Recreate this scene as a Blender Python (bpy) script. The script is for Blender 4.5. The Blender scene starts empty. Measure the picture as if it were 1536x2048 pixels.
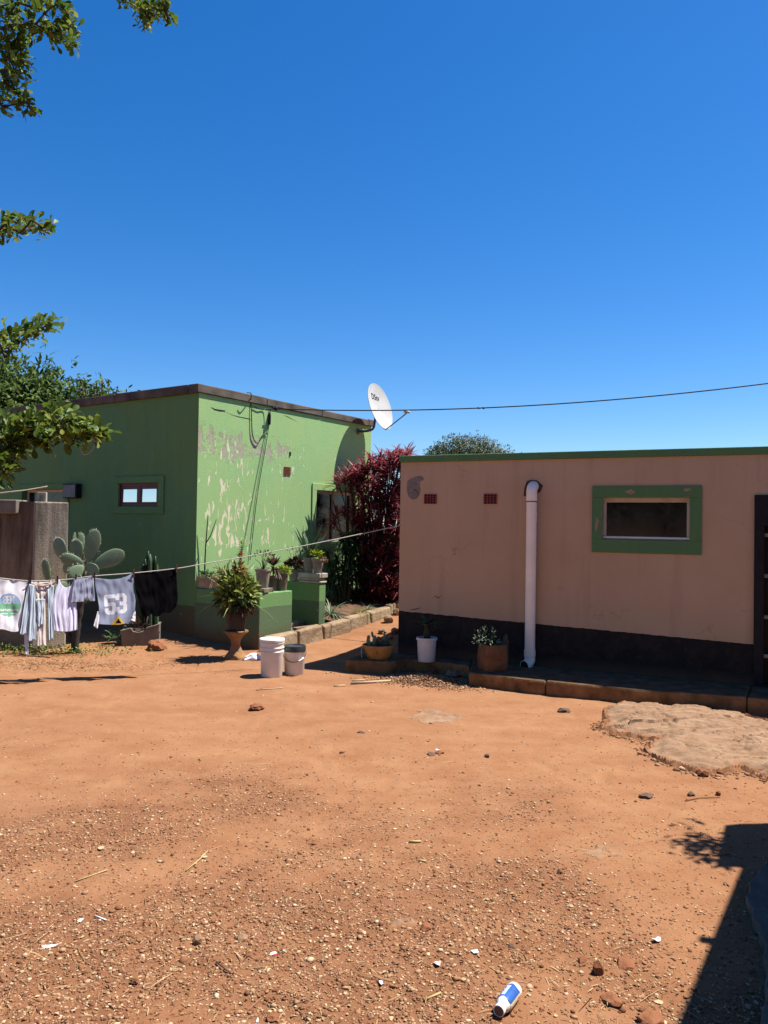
import bpy, bmesh, math, random
import numpy as np
from mathutils import Matrix, Vector, noise as mnoise

random.seed(11); rng = np.random.default_rng(11)
scene = bpy.context.scene
COL = scene.collection
R = math.radians

# ------------------------------------------------------------------ camera
FPX = 1580.0                       # focal length in pixels of the 1536 x 2048 photograph
EYE = Vector((0.0, 0.0, 1.65))
PITCH, ROLL = 1.0, 0.9
cam_d = bpy.data.cameras.new('camera'); cam = bpy.data.objects.new('camera', cam_d); COL.objects.link(cam)
cam_d.sensor_fit = 'VERTICAL'; cam_d.sensor_height = 32.0; cam_d.sensor_width = 24.0
cam_d.lens = 32.0*FPX/2048.0; cam_d.clip_start = 0.05; cam_d.clip_end = 3000
CR = Matrix.Rotation(R(90+PITCH), 4, 'X') @ Matrix.Rotation(R(ROLL), 4, 'Z')
cam.matrix_world = Matrix.Translation(EYE) @ CR
scene.camera = cam
scene.render.resolution_x, scene.render.resolution_y = 768, 1024

# ------------------------------------------------------------------ sky, sun, exposure
SUN = Vector((0.434, 0.107, 0.894)).normalized()
world = bpy.data.worlds.new('World'); scene.world = world; world.use_nodes = True
wt = world.node_tree; wt.nodes.clear()
sky = wt.nodes.new('ShaderNodeTexSky'); sky.sky_type = 'NISHITA'; sky.sun_disc = False
sky.sun_elevation = math.asin(SUN.z); sky.sun_rotation = math.atan2(SUN.x, SUN.y)
sky.altitude = 0; sky.air_density = 0.95; sky.dust_density = 0.3; sky.ozone_density = 6.0
hs = wt.nodes.new('ShaderNodeHueSaturation'); hs.inputs['Hue'].default_value = 0.505; hs.inputs['Saturation'].default_value = 1.31
bg = wt.nodes.new('ShaderNodeBackground'); bg.inputs['Strength'].default_value = 0.070
wo = wt.nodes.new('ShaderNodeOutputWorld')
wt.links.new(sky.outputs[0], hs.inputs['Color']); wt.links.new(hs.outputs[0], bg.inputs[0]); wt.links.new(bg.outputs[0], wo.inputs[0])
sun_d = bpy.data.lights.new('sun', 'SUN'); sun_d.energy = 5.0; sun_d.angle = R(0.53); sun_d.color = (1.0, 0.945, 0.86)
sun = bpy.data.objects.new('sun', sun_d); COL.objects.link(sun)
sun.rotation_euler = SUN.to_track_quat('Z', 'Y').to_euler(); sun.location = (6, 3, 14)
vs = scene.view_settings
vs.view_transform = 'Standard'; vs.look = 'None'; vs.gamma = 1.0; vs.exposure = 1.2; vs.use_curve_mapping = False
scene.display_settings.display_device = 'sRGB'

# ------------------------------------------------------------------ pixels to points
def ray(px, py):
    return (CR.to_3x3() @ Vector(((px-768)/FPX, -(py-1024)/FPX, -1.0))).normalized()
def sstep(a, b, x):
    t = np.clip((x-a)/(b-a), 0, 1); return t*t*(3-2*t)
def G(x, y):                       # broad lie of the land: level yard, rising behind the kerb
    return 0.30*sstep(9.9, 13.2, y) * (1-0.55*sstep(-3.0, -4.5, x))
def hit(px, py, p, n):
    d = ray(px, py); n = Vector(n); return EYE + d*((Vector(p)-EYE).dot(n)/d.dot(n))
def PZ(px, py, z): return hit(px, py, (0, 0, z), (0, 0, 1))
def PG(px, py, dz=0.0):
    z = 0.0
    for _ in range(12):
        p = PZ(px, py, z+dz); z = float(G(p.x, p.y))
    return Vector((p.x, p.y, z))
def PY(px, py, y): return hit(px, py, (0, y, 0), (0, 1, 0))

# ------------------------------------------------------------------ numpy noise
def vnoise(x, y, s=0.0):
    ix = np.floor(x); iy = np.floor(y); fx = x-ix; fy = y-iy
    h = lambda a, b: np.mod(np.sin(a*127.1+b*311.7+s*74.7)*43758.5453, 1.0)
    u = fx*fx*(3-2*fx); v = fy*fy*(3-2*fy)
    return (h(ix, iy)*(1-u)+h(ix+1, iy)*u)*(1-v)+(h(ix, iy+1)*(1-u)+h(ix+1, iy+1)*u)*v
def fbm(x, y, s=0.0, o=4):
    r = 0; a = 0.5; t = 0
    for i in range(o):
        r = r+a*vnoise(x, y, s+i*3.1); t += a; x = x*2.03+5.2; y = y*2.03+1.7; a *= 0.5
    return r/t
def gravel(x, y):                  # where the loose gravel lies thick
    edge = 4.75+1.1*(fbm(x*0.8, y*0.8, 5)-0.5)*2 - 0.28*x - 0.10*x*x
    near = 1-sstep(-0.5, 0.6, y-edge)
    pat = sstep(0.34, 0.60, fbm(x*1.5, y*1.9, 9))
    return near*(0.24+0.76*pat)
_fr = random.Random(77); PRINTS = [(_fr.uniform(-3.6, 3.2), _fr.uniform(4.6, 9.2), _fr.uniform(0, 3.14), _fr.uniform(.004, .009)) for _ in range(90)]
def micro(x, y):
    g = gravel(x, y); pr_ = 0.0
    for (a, b, t, dp) in PRINTS:
        dx = x-a; dy = y-b; u = dx*math.cos(t)+dy*math.sin(t); w = -dx*math.sin(t)+dy*math.cos(t); q = (u/.15)**2+(w/.055)**2
        pr_ = pr_-dp*np.exp(-q*q)+dp*.45*np.exp(-((q-1.7)/.6)**2)
    return pr_ + (fbm(x*2.2+y*1.3, y*7.0-x*2.0, 31, 3)-.5)*.008*(1-g) + (fbm(x*0.9, y*0.9, 1)-0.5)*0.035 + (fbm(x*4, y*4, 2)-0.5)*(0.010+0.018*g) + (fbm(x*15, y*15, 3, 3)-0.5)*(0.004+0.022*g)
def GM(x, y): return G(x, y)+micro(x, y)

# ------------------------------------------------------------------ materials
def pin(n, k, v):
    if k in n.inputs: n.inputs[k].default_value = v
class Mat:
    def __init__(s, name):
        s.m = bpy.data.materials.new(name); s.m.use_nodes = True; s.t = s.m.node_tree; s.t.nodes.clear()
        s.out = s.t.nodes.new('ShaderNodeOutputMaterial'); s.b = s.t.nodes.new('ShaderNodeBsdfPrincipled')
        s.t.links.new(s.b.outputs[0], s.out.inputs[0]); s.tc = s.t.nodes.new('ShaderNodeTexCoord')
    def n(s, t, **k):
        x = s.t.nodes.new(t)
        for a, v in k.items(): setattr(x, a, v)
        return x
    def l(s, a, b): s.t.links.new(a, b)
    def map(s, scale=(1, 1, 1), src='Object', loc=(0, 0, 0)):
        m = s.n('ShaderNodeMapping'); m.inputs['Scale'].default_value = scale; m.inputs['Location'].default_value = loc
        s.l(s.tc.outputs[src], m.inputs[0]); return m.outputs[0]
    def noise(s, vec, scale, detail=5, rough=0.55, dist=0.0):
        x = s.n('ShaderNodeTexNoise'); x.inputs['Scale'].default_value = scale; x.inputs['Detail'].default_value = detail
        x.inputs['Roughness'].default_value = rough; x.inputs['Distortion'].default_value = dist
        s.l(vec, x.inputs['Vector']); return x.outputs[0]
    def ramp(s, fac, pts):
        x = s.n('ShaderNodeValToRGB'); e = x.color_ramp.elements
        while len(e) < len(pts): e.new(0.5)
        for el, (p, c) in zip(e, pts):
            el.position = p; el.color = (c, c, c, 1) if not hasattr(c, '__len__') else (*c[:3], 1)
        s.l(fac, x.inputs[0]); return x.outputs[0]
    def mix(s, fac, a, b, mode='MIX'):
        x = s.n('ShaderNodeMix', data_type='RGBA', blend_type=mode)
        for val, k in ((fac, 0), (a, 6), (b, 7)):
            if isinstance(val, (int, float)): x.inputs[k].default_value = val
            elif hasattr(val, '__len__'): x.inputs[k].default_value = (*val[:3], 1)
            else: s.l(val, x.inputs[k])
        return x.outputs[2]
    def math(s, op, a, b=None, clamp=False):
        x = s.n('ShaderNodeMath', operation=op, use_clamp=clamp)
        for val, k in ((a, 0), (b, 1)):
            if val is None: continue
            if isinstance(val, (int, float)): x.inputs[k].default_value = val
            else: s.l(val, x.inputs[k])
        return x.outputs[0]
    def sep(s, vec):
        x = s.n('ShaderNodeSeparateXYZ'); s.l(vec, x.inputs[0]); return x.outputs
    def color(s, c):
        if hasattr(c, '__len__'): s.b.inputs['Base Color'].default_value = (*c[:3], 1)
        else: s.l(c, s.b.inputs['Base Color'])
        return s
    def rough(s, v, spec=0.35):
        if isinstance(v, (int, float)): s.b.inputs['Roughness'].default_value = v
        else: s.l(v, s.b.inputs['Roughness'])
        pin(s.b, 'Specular IOR Level', spec); return s
    def bump(s, h, strength=0.3, dist=0.01):
        x = s.n('ShaderNodeBump'); x.inputs['Strength'].default_value = strength; x.inputs['Distance'].default_value = dist
        s.l(h, x.inputs['Height']); s.l(x.outputs[0], s.b.inputs['Normal']); return s
    def attr(s, name):
        x = s.n('ShaderNodeAttribute', attribute_name=name); return x
KA = 0.60      # scale between the colours as first noted and the base colours used
def lerp(c, k): return tuple(min(1, v*k) for v in c)
def plain(name, c, rough=0.6, var=0.25, scale=9.0, bump=0.15, spec=0.35, metal=0.0, k=None):
    c = lerp(c, KA if k is None else k); m = Mat(name); v = m.map(); f = m.noise(v, scale, 6, 0.6)
    m.color(m.mix(m.ramp(f, [(0.3, 0.0), (0.72, 1.0)]), lerp(c, 1-var), lerp(c, 1+var*0.6))).rough(rough, spec)
    m.bump(m.noise(v, scale*9, 4), bump, 0.004); pin(m.b, 'Metallic', metal); return m.m

def mat_paint(name, base, alt, dark, peel=0.0, band=None, mud=0.0, k=0.6):
    """old wall paint: blotches, rain streaks, peeled flakes, a dado band, splashed mud"""
    base, alt, dark = lerp(base, k), lerp(alt, k), lerp(dark, k)
    m = Mat(name); v = m.map(); o = m.sep(v)
    big = m.noise(v, 1.3, 5, 0.6); streak = m.noise(m.map((2.6, 2.6, 0.5)), 1.5, 8, 0.72, 0.6); fine = m.noise(v, 26, 5, 0.65)
    c = m.mix(m.ramp(big, [(0.36, 0.0), (0.66, 1.0)]), base, alt)
    c = m.mix(m.math('MULTIPLY', m.ramp(streak, [(0.46, 0.0), (0.80, 1.0)]), 0.40), c, dark)
    c = m.mix(m.math('MULTIPLY', m.ramp(fine, [(0.45, 0.0), (0.8, 1.0)]), 0.22), c, dark)
    h = m.noise(v, 60, 5, 0.6)
    if band:
        z = m.math('ADD', o[2], m.math('MULTIPLY', m.math('SUBTRACT', m.noise(v, 6, 3), 0.5), 0.02))
        lo = m.math('LESS_THAN', z, band[0]); c = m.mix(lo, c, m.mix(fine, lerp(band[1], k), lerp(band[1], 0.75*k)))
    if peel > 0:
        pn = m.noise(m.map((8, 8, 2.6)), 1.5, 7, 0.64, 0.5); reg = m.noise(m.map((1, 1, 1), loc=(3.3, 1, 2.0)), 0.9, 3)
        pv = m.math('ADD', pn, m.math('MULTIPLY', m.math('SUBTRACT', reg, 0.5), 0.50))
        top = m.ramp(m.math('DIVIDE', o[2], 3.6), [(0.05, 0.0), (0.20, 1.0), (0.76, 1.0), (0.84, 0.0)])
        pv = m.math('SUBTRACT', pv, m.math('MULTIPLY', m.math('SUBTRACT', 1.0, m.ramp(m.math('DIVIDE', o[0], 4.2), [(0.0, 1.0), (0.45, 0.95), (0.75, 0.0)])), 0.06))
        f = m.math('MULTIPLY', m.ramp(pv, [(0.735-peel*0.135, 0.0), (0.745-peel*0.135, 1.0)]), top)
        under = m.mix(m.noise(v, 9, 4), (0.66, 0.62, 0.46), (0.52, 0.48, 0.30)); side = m.ramp(m.math('DIVIDE', o[0], 4.2), [(0.0, 1.0), (0.50, 0.9), (0.72, 0.0)])
        # larger grey-brown loss of plaster in a belt below the parapet
        bn = m.noise(m.map((3.2, 3.2, 2.2), loc=(1.7, 0, 0.6)), 1.6, 7, 0.68, 0.5)
        belt = m.math('MULTIPLY', m.ramp(m.math('DIVIDE', m.math('ADD', o[2], m.math('MULTIPLY', m.math('SUBTRACT', m.noise(m.map((1, 1, 0)), 2.5, 5, 0.7), 0.5), 0.9)), 3.6), [(0.68, 0.0), (0.77, 1.0), (0.80, 1.0), (0.85, 0.0)]), m.ramp(m.math('DIVIDE', o[0], 4.2), [(0.0, 1.0), (0.30, 1.0), (0.48, 0.35), (0.60, 0.0)]))
        bm_ = m.math('MULTIPLY', m.math('MULTIPLY', m.ramp(bn, [(0.485, 0.0), (0.505, 1.0)]), belt), 1.0 if peel > 0.9 else 0.0)
        c = m.mix(f, c, under); c = m.mix(m.math('GREATER_THAN', bm_, 0.45), c, m.mix(m.noise(v, 14, 4), (0.20, 0.195, 0.14), (0.40, 0.39, 0.27)))
        h = m.math('SUBTRACT', h, m.math('MULTIPLY', m.math('MAXIMUM', f, bm_), 1.1))
    if mud > 0:
        zz = m.math('ADD', o[2], m.math('MULTIPLY', m.math('SUBTRACT', m.noise(v, 3.5, 5, 0.7), 0.5), 0.5))
        c = m.mix(m.math('MULTIPLY', m.ramp(zz, [(0.08, 1.0), (mud, 0.0)]), 0.85), c, (0.14, 0.065, 0.032))
    m.color(c).rough(0.82, 0.2).bump(h, 0.55, 0.009); return m.m

def mat_leaf(name, a, b, c2=None, trans=0.28, rough=0.42, spec=0.5):
    rough, spec = max(rough, .5), spec*.45
    a, b, c2 = lerp(a, .72), lerp(b, .72), lerp(c2 or b, .72); m = Mat(name); t = m.attr('tint').outputs['Fac']
    pts = [(0.0, a), (0.75, b), (1.0, c2 or b)]
    col = m.ramp(t, pts); m.color(col).rough(rough, spec)
    tr = m.n('ShaderNodeBsdfTranslucent'); mx = m.n('ShaderNodeMixShader'); mx.inputs[0].default_value = trans
    m.l(m.mix(0.5, col, (0.5, 0.6, 0.1), 'MULTIPLY') if False else col, tr.inputs[0])
    m.l(m.b.outputs[0], mx.inputs[1]); m.l(tr.outputs[0], mx.inputs[2]); m.l(mx.outputs[0], m.out.inputs[0])
    return m.m

# ------------------------------------------------------------------ objects and tags
def tag(o, label, cat, group=None):
    o['label'] = label; o['category'] = cat
    if group: o['group'] = group
    return o
def struct(o): o['kind'] = 'structure'; return o
def stuff(o): o['kind'] = 'stuff'; return o
def thing(name, label, cat, loc=(0, 0, 0), rz=0.0, group=None):
    o = bpy.data.objects.new(name, None); COL.objects.link(o); o.empty_display_size = 0.1
    o.location = loc; o.rotation_euler = (0, 0, rz); return tag(o, label, cat, group)
def link(name, me, mat, parent=None, smooth=False, loc=None):
    o = bpy.data.objects.new(name, me); COL.objects.link(o)
    if mat is not None and len(me.materials) == 0:
        for mm in (mat if isinstance(mat, (list, tuple)) else [mat]): me.materials.append(mm)
    if parent is not None: o.parent = parent
    if loc is not None: o.location = loc
    if smooth: me.polygons.foreach_set('use_smooth', [True]*len(me.polygons))
    return o
def np_mesh(name, V, F, tint=None, k=4):
    """fast mesh from arrays; F is (m,k)"""
    me = bpy.data.meshes.new(name); V = np.asarray(V, np.float32); F = np.asarray(F, np.int32)
    me.vertices.add(len(V)); me.vertices.foreach_set('co', V.ravel())
    me.loops.add(F.size); me.loops.foreach_set('vertex_index', F.ravel())
    me.polygons.add(len(F)); me.polygons.foreach_set('loop_start', np.arange(0, F.size, F.shape[1], dtype=np.int32))
    try: me.polygons.foreach_set('loop_total', np.full(len(F), F.shape[1], np.int32))
    except Exception: pass
    if tint is not None:
        a = me.attributes.new('tint', 'FLOAT', 'POINT'); a.data.foreach_set('value', np.asarray(tint, np.float32))
    me.update(calc_edges=True); me.validate(); return me
def place_tree(o, loc, rz=0.0): o.location = loc; o.rotation_euler = (0, 0, rz)
def copy_tree(o, parent=None):
    c = o.copy(); COL.objects.link(c); c.parent = parent
    for ch in list(o.children): copy_tree(ch, c)
    return c

class MB:
    """collects shapes; build() links them as one mesh object"""
    def __init__(s): s.v = []; s.f = []; s.mi = []
    def add(s, vs_, fs, mi=0):
        b = len(s.v); s.v += [tuple(p) for p in vs_]; s.f += [tuple(i+b for i in f) for f in fs]; s.mi += [mi]*len(fs); return s
    def box(s, a, b, mi=0):
        x0, y0, z0 = a; x1, y1, z1 = b
        x0, x1 = min(x0, x1), max(x0, x1); y0, y1 = min(y0, y1), max(y0, y1); z0, z1 = min(z0, z1), max(z0, z1)
        return s.add([(x0, y0, z0), (x1, y0, z0), (x1, y1, z0), (x0, y1, z0), (x0, y0, z1), (x1, y0, z1), (x1, y1, z1), (x0, y1, z1)],
                     [(0, 3, 2, 1), (4, 5, 6, 7), (0, 1, 5, 4), (1, 2, 6, 5), (2, 3, 7, 6), (3, 0, 4, 7)], mi)
    def prism(s, poly, z0, z1, mi=0):
        n = len(poly)
        return s.add([(p[0], p[1], z0) for p in poly]+[(p[0], p[1], z1) for p in poly],
                     [tuple(range(n))[::-1], tuple(range(n, 2*n))]+[(i, (i+1) % n, n+(i+1) % n, n+i) for i in range(n)], mi)
    def tube(s, pts, r, n=8, caps=True, mi=0):
        pts = [Vector(p) for p in pts]; rs = r if hasattr(r, '__len__') else [r]*len(pts)
        rings = []; u = None
        for i, p in enumerate(pts):
            d = (pts[min(i+1, len(pts)-1)]-pts[max(i-1, 0)])
            d = d.normalized() if d.length > 1e-9 else Vector((0, 0, 1))
            if u is None:
                u = d.orthogonal().normalized()
            u = (u-d*u.dot(d)); u = u.normalized() if u.length > 1e-6 else d.orthogonal().normalized()
            w = d.cross(u)
            rings.append([p+(u*math.cos(2*math.pi*k/n)+w*math.sin(2*math.pi*k/n))*rs[i] for k in range(n)])
        vs_ = [q for rg in rings for q in rg]; fs = []
        for i in range(len(pts)-1):
            for k in range(n):
                a = i*n+k; b = i*n+(k+1) % n; fs.append((a, b, b+n, a+n))
        if caps: fs += [tuple(range(n))[::-1], tuple(range((len(pts)-1)*n, len(pts)*n))]
        return s.add(vs_, fs, mi)
    def lathe(s, prof, n=24, c=(0, 0, 0), ax=None, mi=0, closed=True):
        """prof: (radius, height) pairs from bottom to top"""
        M = Matrix.Translation(c) if ax is None else Matrix.Translation(c) @ Vector(ax).to_track_quat('Z', 'Y').to_matrix().to_4x4()
        vs_ = []
        for r, z in prof:
            for k in range(n):
                a = 2*math.pi*k/n; vs_.append(M @ Vector((max(r, 1e-4)*math.cos(a), max(r, 1e-4)*math.sin(a), z)))
        fs = []
        for i in range(len(prof)-1):
            for k in range(n):
                a = i*n+k; b = i*n+(k+1) % n; fs.append((a, b, b+n, a+n))
        if closed: fs += [tuple(range(n))[::-1], tuple(range((len(prof)-1)*n, len(prof)*n))]
        return s.add(vs_, fs, mi)
    def rock(s, c, r, sub=2, seed=0, amp=0.28, flat=1.0, mi=0, sc=1.6):
        bm = bmesh.new(); bmesh.ops.create_icosphere(bm, subdivisions=sub, radius=1.0)
        o = Vector((seed*7.13, seed*3.7, seed*1.9)); rr = r if hasattr(r, '__len__') else (r, r, r*flat)
        vs_ = []
        for v in bm.verts:
            k = 1+amp*mnoise.noise(v.co*sc+o)*1.6+amp*0.4*mnoise.noise(v.co*4.1+o)
            vs_.append((c[0]+v.co.x*k*rr[0], c[1]+v.co.y*k*rr[1], c[2]+v.co.z*k*rr[2]))
        fs = [tuple(v.index for v in f.verts) for f in bm.faces]; bm.free(); return s.add(vs_, fs, mi)
    def build(s, name, mat, parent=None, smooth=False, bevel=0.0, seg=2, loc=None):
        me = bpy.data.meshes.new(name); me.from_pydata(s.v, [], s.f); me.update()
        for mm in (mat if isinstance(mat, (list, tuple)) else [mat]): me.materials.append(mm)
        if isinstance(mat, (list, tuple)): me.polygons.foreach_set('material_index', s.mi)
        o = link(name, me, None, parent, smooth, loc)
        if bevel > 0:
            b = o.modifiers.new('bevel', 'BEVEL'); b.width = bevel; b.segments = seg; b.limit_method = 'ANGLE'; b.angle_limit = R(40)
        return o
def smooth_angle(o, a=40):
    me = o.data
    try:
        me.polygons.foreach_set('use_smooth', [True]*len(me.polygons)); me.set_sharp_from_angle(angle=R(a))
    except Exception: pass
    return o

def leaves(name, mat, parent, P, D, N, L, W, bend=0.3, fold=0.15, prof=None, tint=None, K=None):
    """P base points, D directions, N upper-side normals: one mesh of many bent leaves"""
    P = np.asarray(P, float); D = np.asarray(D, float); N = np.asarray(N, float); n = len(P)
    D /= np.linalg.norm(D, axis=1, keepdims=True)+1e-9
    S = np.cross(D, N); S /= np.linalg.norm(S, axis=1, keepdims=True)+1e-9
    N = np.cross(S, D); L = np.broadcast_to(L, n); W = np.broadcast_to(W, n); bend = np.broadcast_to(bend, n)
    prof = prof or [(0, .12), (.3, .85), (.6, 1.0), (.85, .62), (1, .08)]
    K = len(prof); V = np.zeros((n, K, 3, 3))
    for k, (t, w) in enumerate(prof):
        c = P + D*(L*(t-0.22*np.abs(bend)*t*t))[:, None] - N*(bend*L*t*t)[:, None]
        V[:, k, 1] = c
        V[:, k, 0] = c + S*(W*w*0.5)[:, None] + N*(fold*W*w*0.5)[:, None]
        V[:, k, 2] = c - S*(W*w*0.5)[:, None] + N*(fold*W*w*0.5)[:, None]
    base = np.arange(n)[:, None]*(K*3)
    q = []
    for k in range(K-1):
        for j in (0, 1):
            a = k*3+j; q.append(np.stack([base[:, 0]+a, base[:, 0]+a+1, base[:, 0]+a+4, base[:, 0]+a+3], 1))
    F = np.concatenate(q, 0)
    if tint is None: tint = rng.random(n)
    return link(name, np_mesh(name, V.reshape(-1, 3), F, np.repeat(tint, K*3)), mat, parent, True)
def rand_dirs(n, zmin=-1, zmax=1):
    z = rng.uniform(zmin, zmax, n); a = rng.uniform(0, 2*math.pi, n); r = np.sqrt(np.maximum(0, 1-z*z))
    return np.stack([r*np.cos(a), r*np.sin(a), z], 1)
def norm(a): return a/(np.linalg.norm(a, axis=1, keepdims=True)+1e-9)

# ================================================================== palette
M = {}
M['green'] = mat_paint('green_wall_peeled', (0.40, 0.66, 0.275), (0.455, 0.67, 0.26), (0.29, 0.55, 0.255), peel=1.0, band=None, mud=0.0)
M['green_shaded'] = mat_paint('green_wall_shaded', (0.105, 0.225, 0.09), (0.125, 0.225, 0.078), (0.06, 0.125, 0.055), peel=0.10, band=(0.50, (0.075, 0.105, 0.05)), mud=0.55, k=0.97)  # darker copy of the house green; the front's shade is in the colour
M['green_low'] = mat_paint('green_low_wall', (0.19, 0.41, 0.16), (0.24, 0.43, 0.15), (0.13, 0.26, 0.11), peel=0.25, band=(0.56, (0.17, 0.26, 0.135)), mud=0.30)
M['green_trim'] = mat_paint('green_trim_paint', (0.09, 0.20, 0.085), (0.105, 0.20, 0.07), (0.05, 0.11, 0.06), k=1.0)
M['cap_conc'] = plain('weathered_cap_concrete', (0.17, 0.135, 0.105), 0.9, 0.65, 3.0, 0.5)
M['conc'] = plain('old_concrete', (0.30, 0.255, 0.20), 0.9, 0.4, 5.0, 0.5)
M['conc_grey'] = plain('grey_concrete', (0.20, 0.19, 0.17), 0.9, 0.25, 3.0, 0.4)
M['white_plaster'] = plain('dirty_white_plaster', (0.62, 0.56, 0.46), 0.85, 0.3, 6.0, 0.4)
M['maroon'] = plain('maroon_paint', (0.085, 0.012, 0.012), 0.45, 0.3, 12, 0.1, k=1)
M['black_iron'] = plain('black_iron_paint', (0.012, 0.011, 0.013), 0.55, 0.4, 14, 0.15, 0.2, k=1)
M['cable'] = plain('black_cable', (0.015, 0.017, 0.022), 0.5, 0.2, 20, 0.05)
M['terracotta'] = plain('terracotta', (0.36, 0.10, 0.055), 0.85, 0.3, 22, 0.3)
M['red_vent'] = plain('red_painted_brick', (0.27, 0.055, 0.05), 0.8, 0.3, 22, 0.3, k=1)
M['dark'] = plain('dark_void', (0.010, 0.010, 0.010), 0.9, 0.1, 4, 0)
M['pvc'] = plain('white_pvc', (0.92, 0.80, 0.64), 0.5, 0.12, 3.0, 0.05, 0.4, k=1)
M['wood_pale'] = plain('pale_window_frame', (0.52, 0.45, 0.33), 0.6, 0.2, 10, 0.2, k=.9)
M['steel'] = plain('grey_steel', (0.30, 0.31, 0.33), 0.45, 0.25, 14, 0.1, 0.5, 0.6)

def mat_glass_dark(name, tint=(0.006, 0.007, 0.007), rough=0.05, spec=0.4):
    m = Mat(name); v = m.map(); f = m.noise(v, 7, 6, 0.65)
    m.color(m.mix(m.ramp(f, [(0.45, 0.0), (0.8, 1.0)]), tint, lerp(tint, 3.2))).rough(m.ramp(f, [(0.3, rough), (0.8, rough+0.22)]), spec)
    return m.m
M['glass'] = mat_glass_dark('dusty_dark_glass')
m_ = Mat('sky_reflecting_glass'); m_.color((0.78, 0.82, 0.86)).rough(0.05, 0.5); pin(m_.b, 'Metallic', 0.9); M['mirror_glass'] = m_.m

def mat_right_wall():
    m = Mat('pinkish_tan_plaster'); v = m.map(); o = m.sep(v)
    big = m.noise(v, 1.1, 5, 0.6); fine = m.noise(v, 30, 5, 0.6); st = m.noise(m.map((4, 4, 0.4)), 1.5, 4)
    c = m.mix(m.ramp(big, [(0.30, 0.0), (0.70, 1.0)]), (0.455, 0.300, 0.172), (0.515, 0.350, 0.215))
    c = m.mix(m.math('MULTIPLY', m.ramp(st, [(0.55, 0.0), (0.8, 1.0)]), 0.35), c, (0.26, 0.15, 0.09))
    c = m.mix(m.math('MULTIPLY', m.ramp(m.noise(v, 11, 6, 0.7), [(0.66, 0.0), (0.72, 1.0)]), 0.35), c, (0.18, 0.11, 0.08))
    rs = m.noise(m.map((6, 6, 0.22)), 1.4, 7, 0.7, 0.3); rz = m.ramp(o[2], [(0.30, 0.0), (1.0, 1.0)]) if False else m.ramp(m.math('DIVIDE', o[2], 2.6), [(0.55, 0.0), (0.97, 1.0)])
    c = m.mix(m.math('MULTIPLY', m.math('MULTIPLY', m.ramp(rs, [(0.54, 0.0), (0.76, 1.0)]), rz), 0.32), c, (0.17, 0.125, 0.10))
    vc = m.n('ShaderNodeTexVoronoi'); vc.feature = 'DISTANCE_TO_EDGE'; vc.inputs['Scale'].default_value = 1.1; wv_ = m.n('ShaderNodeVectorMath', operation='ADD'); nz_ = m.n('ShaderNodeTexNoise'); nz_.inputs['Scale'].default_value = 3.0; nz_.inputs['Detail'].default_value = 6; m.l(v, nz_.inputs['Vector']); m.l(v, wv_.inputs[0]); m.l(nz_.outputs['Color'], wv_.inputs[1]); m.l(wv_.outputs[0], vc.inputs['Vector'])
    ck = m.math('MULTIPLY', m.ramp(vc.outputs['Distance'], [(0.0, 1.0), (0.007, 0.0)]), m.ramp(m.noise(v, 0.9, 2), [(0.52, 0.0), (0.60, 1.0)])); c = m.mix(m.math('MULTIPLY', ck, 0.5), c, (0.13, 0.085, 0.06))
    lim = m.math('ADD', m.math('MULTIPLY', o[0], 0.026), m.math('ADD', o[2], m.math('MULTIPLY', m.math('SUBTRACT', m.noise(v, 9, 5, 0.7), 0.5), 0.030)))
    blk = m.mix(m.ramp(m.noise(v, 5, 6, 0.7), [(0.45, 0.0), (0.75, 1.0)]), (0.012, 0.010, 0.009), (0.035, 0.026, 0.02))
    dust = m.ramp(m.math('ADD', o[2], m.math('MULTIPLY', m.noise(v, 5, 5), 0.16)), [(0.22, 1.0), (0.34, 0.0)])
    blk = m.mix(m.math('MULTIPLY', m.math('MAXIMUM', m.math('MULTIPLY', dust, 0.55), m.math('MULTIPLY', m.ramp(m.noise(v, 14, 6, 0.75), [(0.55, 0.0), (0.72, 1.0)]), 0.22)), 1.0), blk, (0.17, 0.085, 0.045))
    m.color(m.mix(m.math('LESS_THAN', lim, 0.645), c, blk)).rough(0.8, 0.25)
    m.bump(m.noise(v, 55, 5, 0.6), 0.25, 0.005); return m.m
M['tan'] = mat_right_wall()

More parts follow.
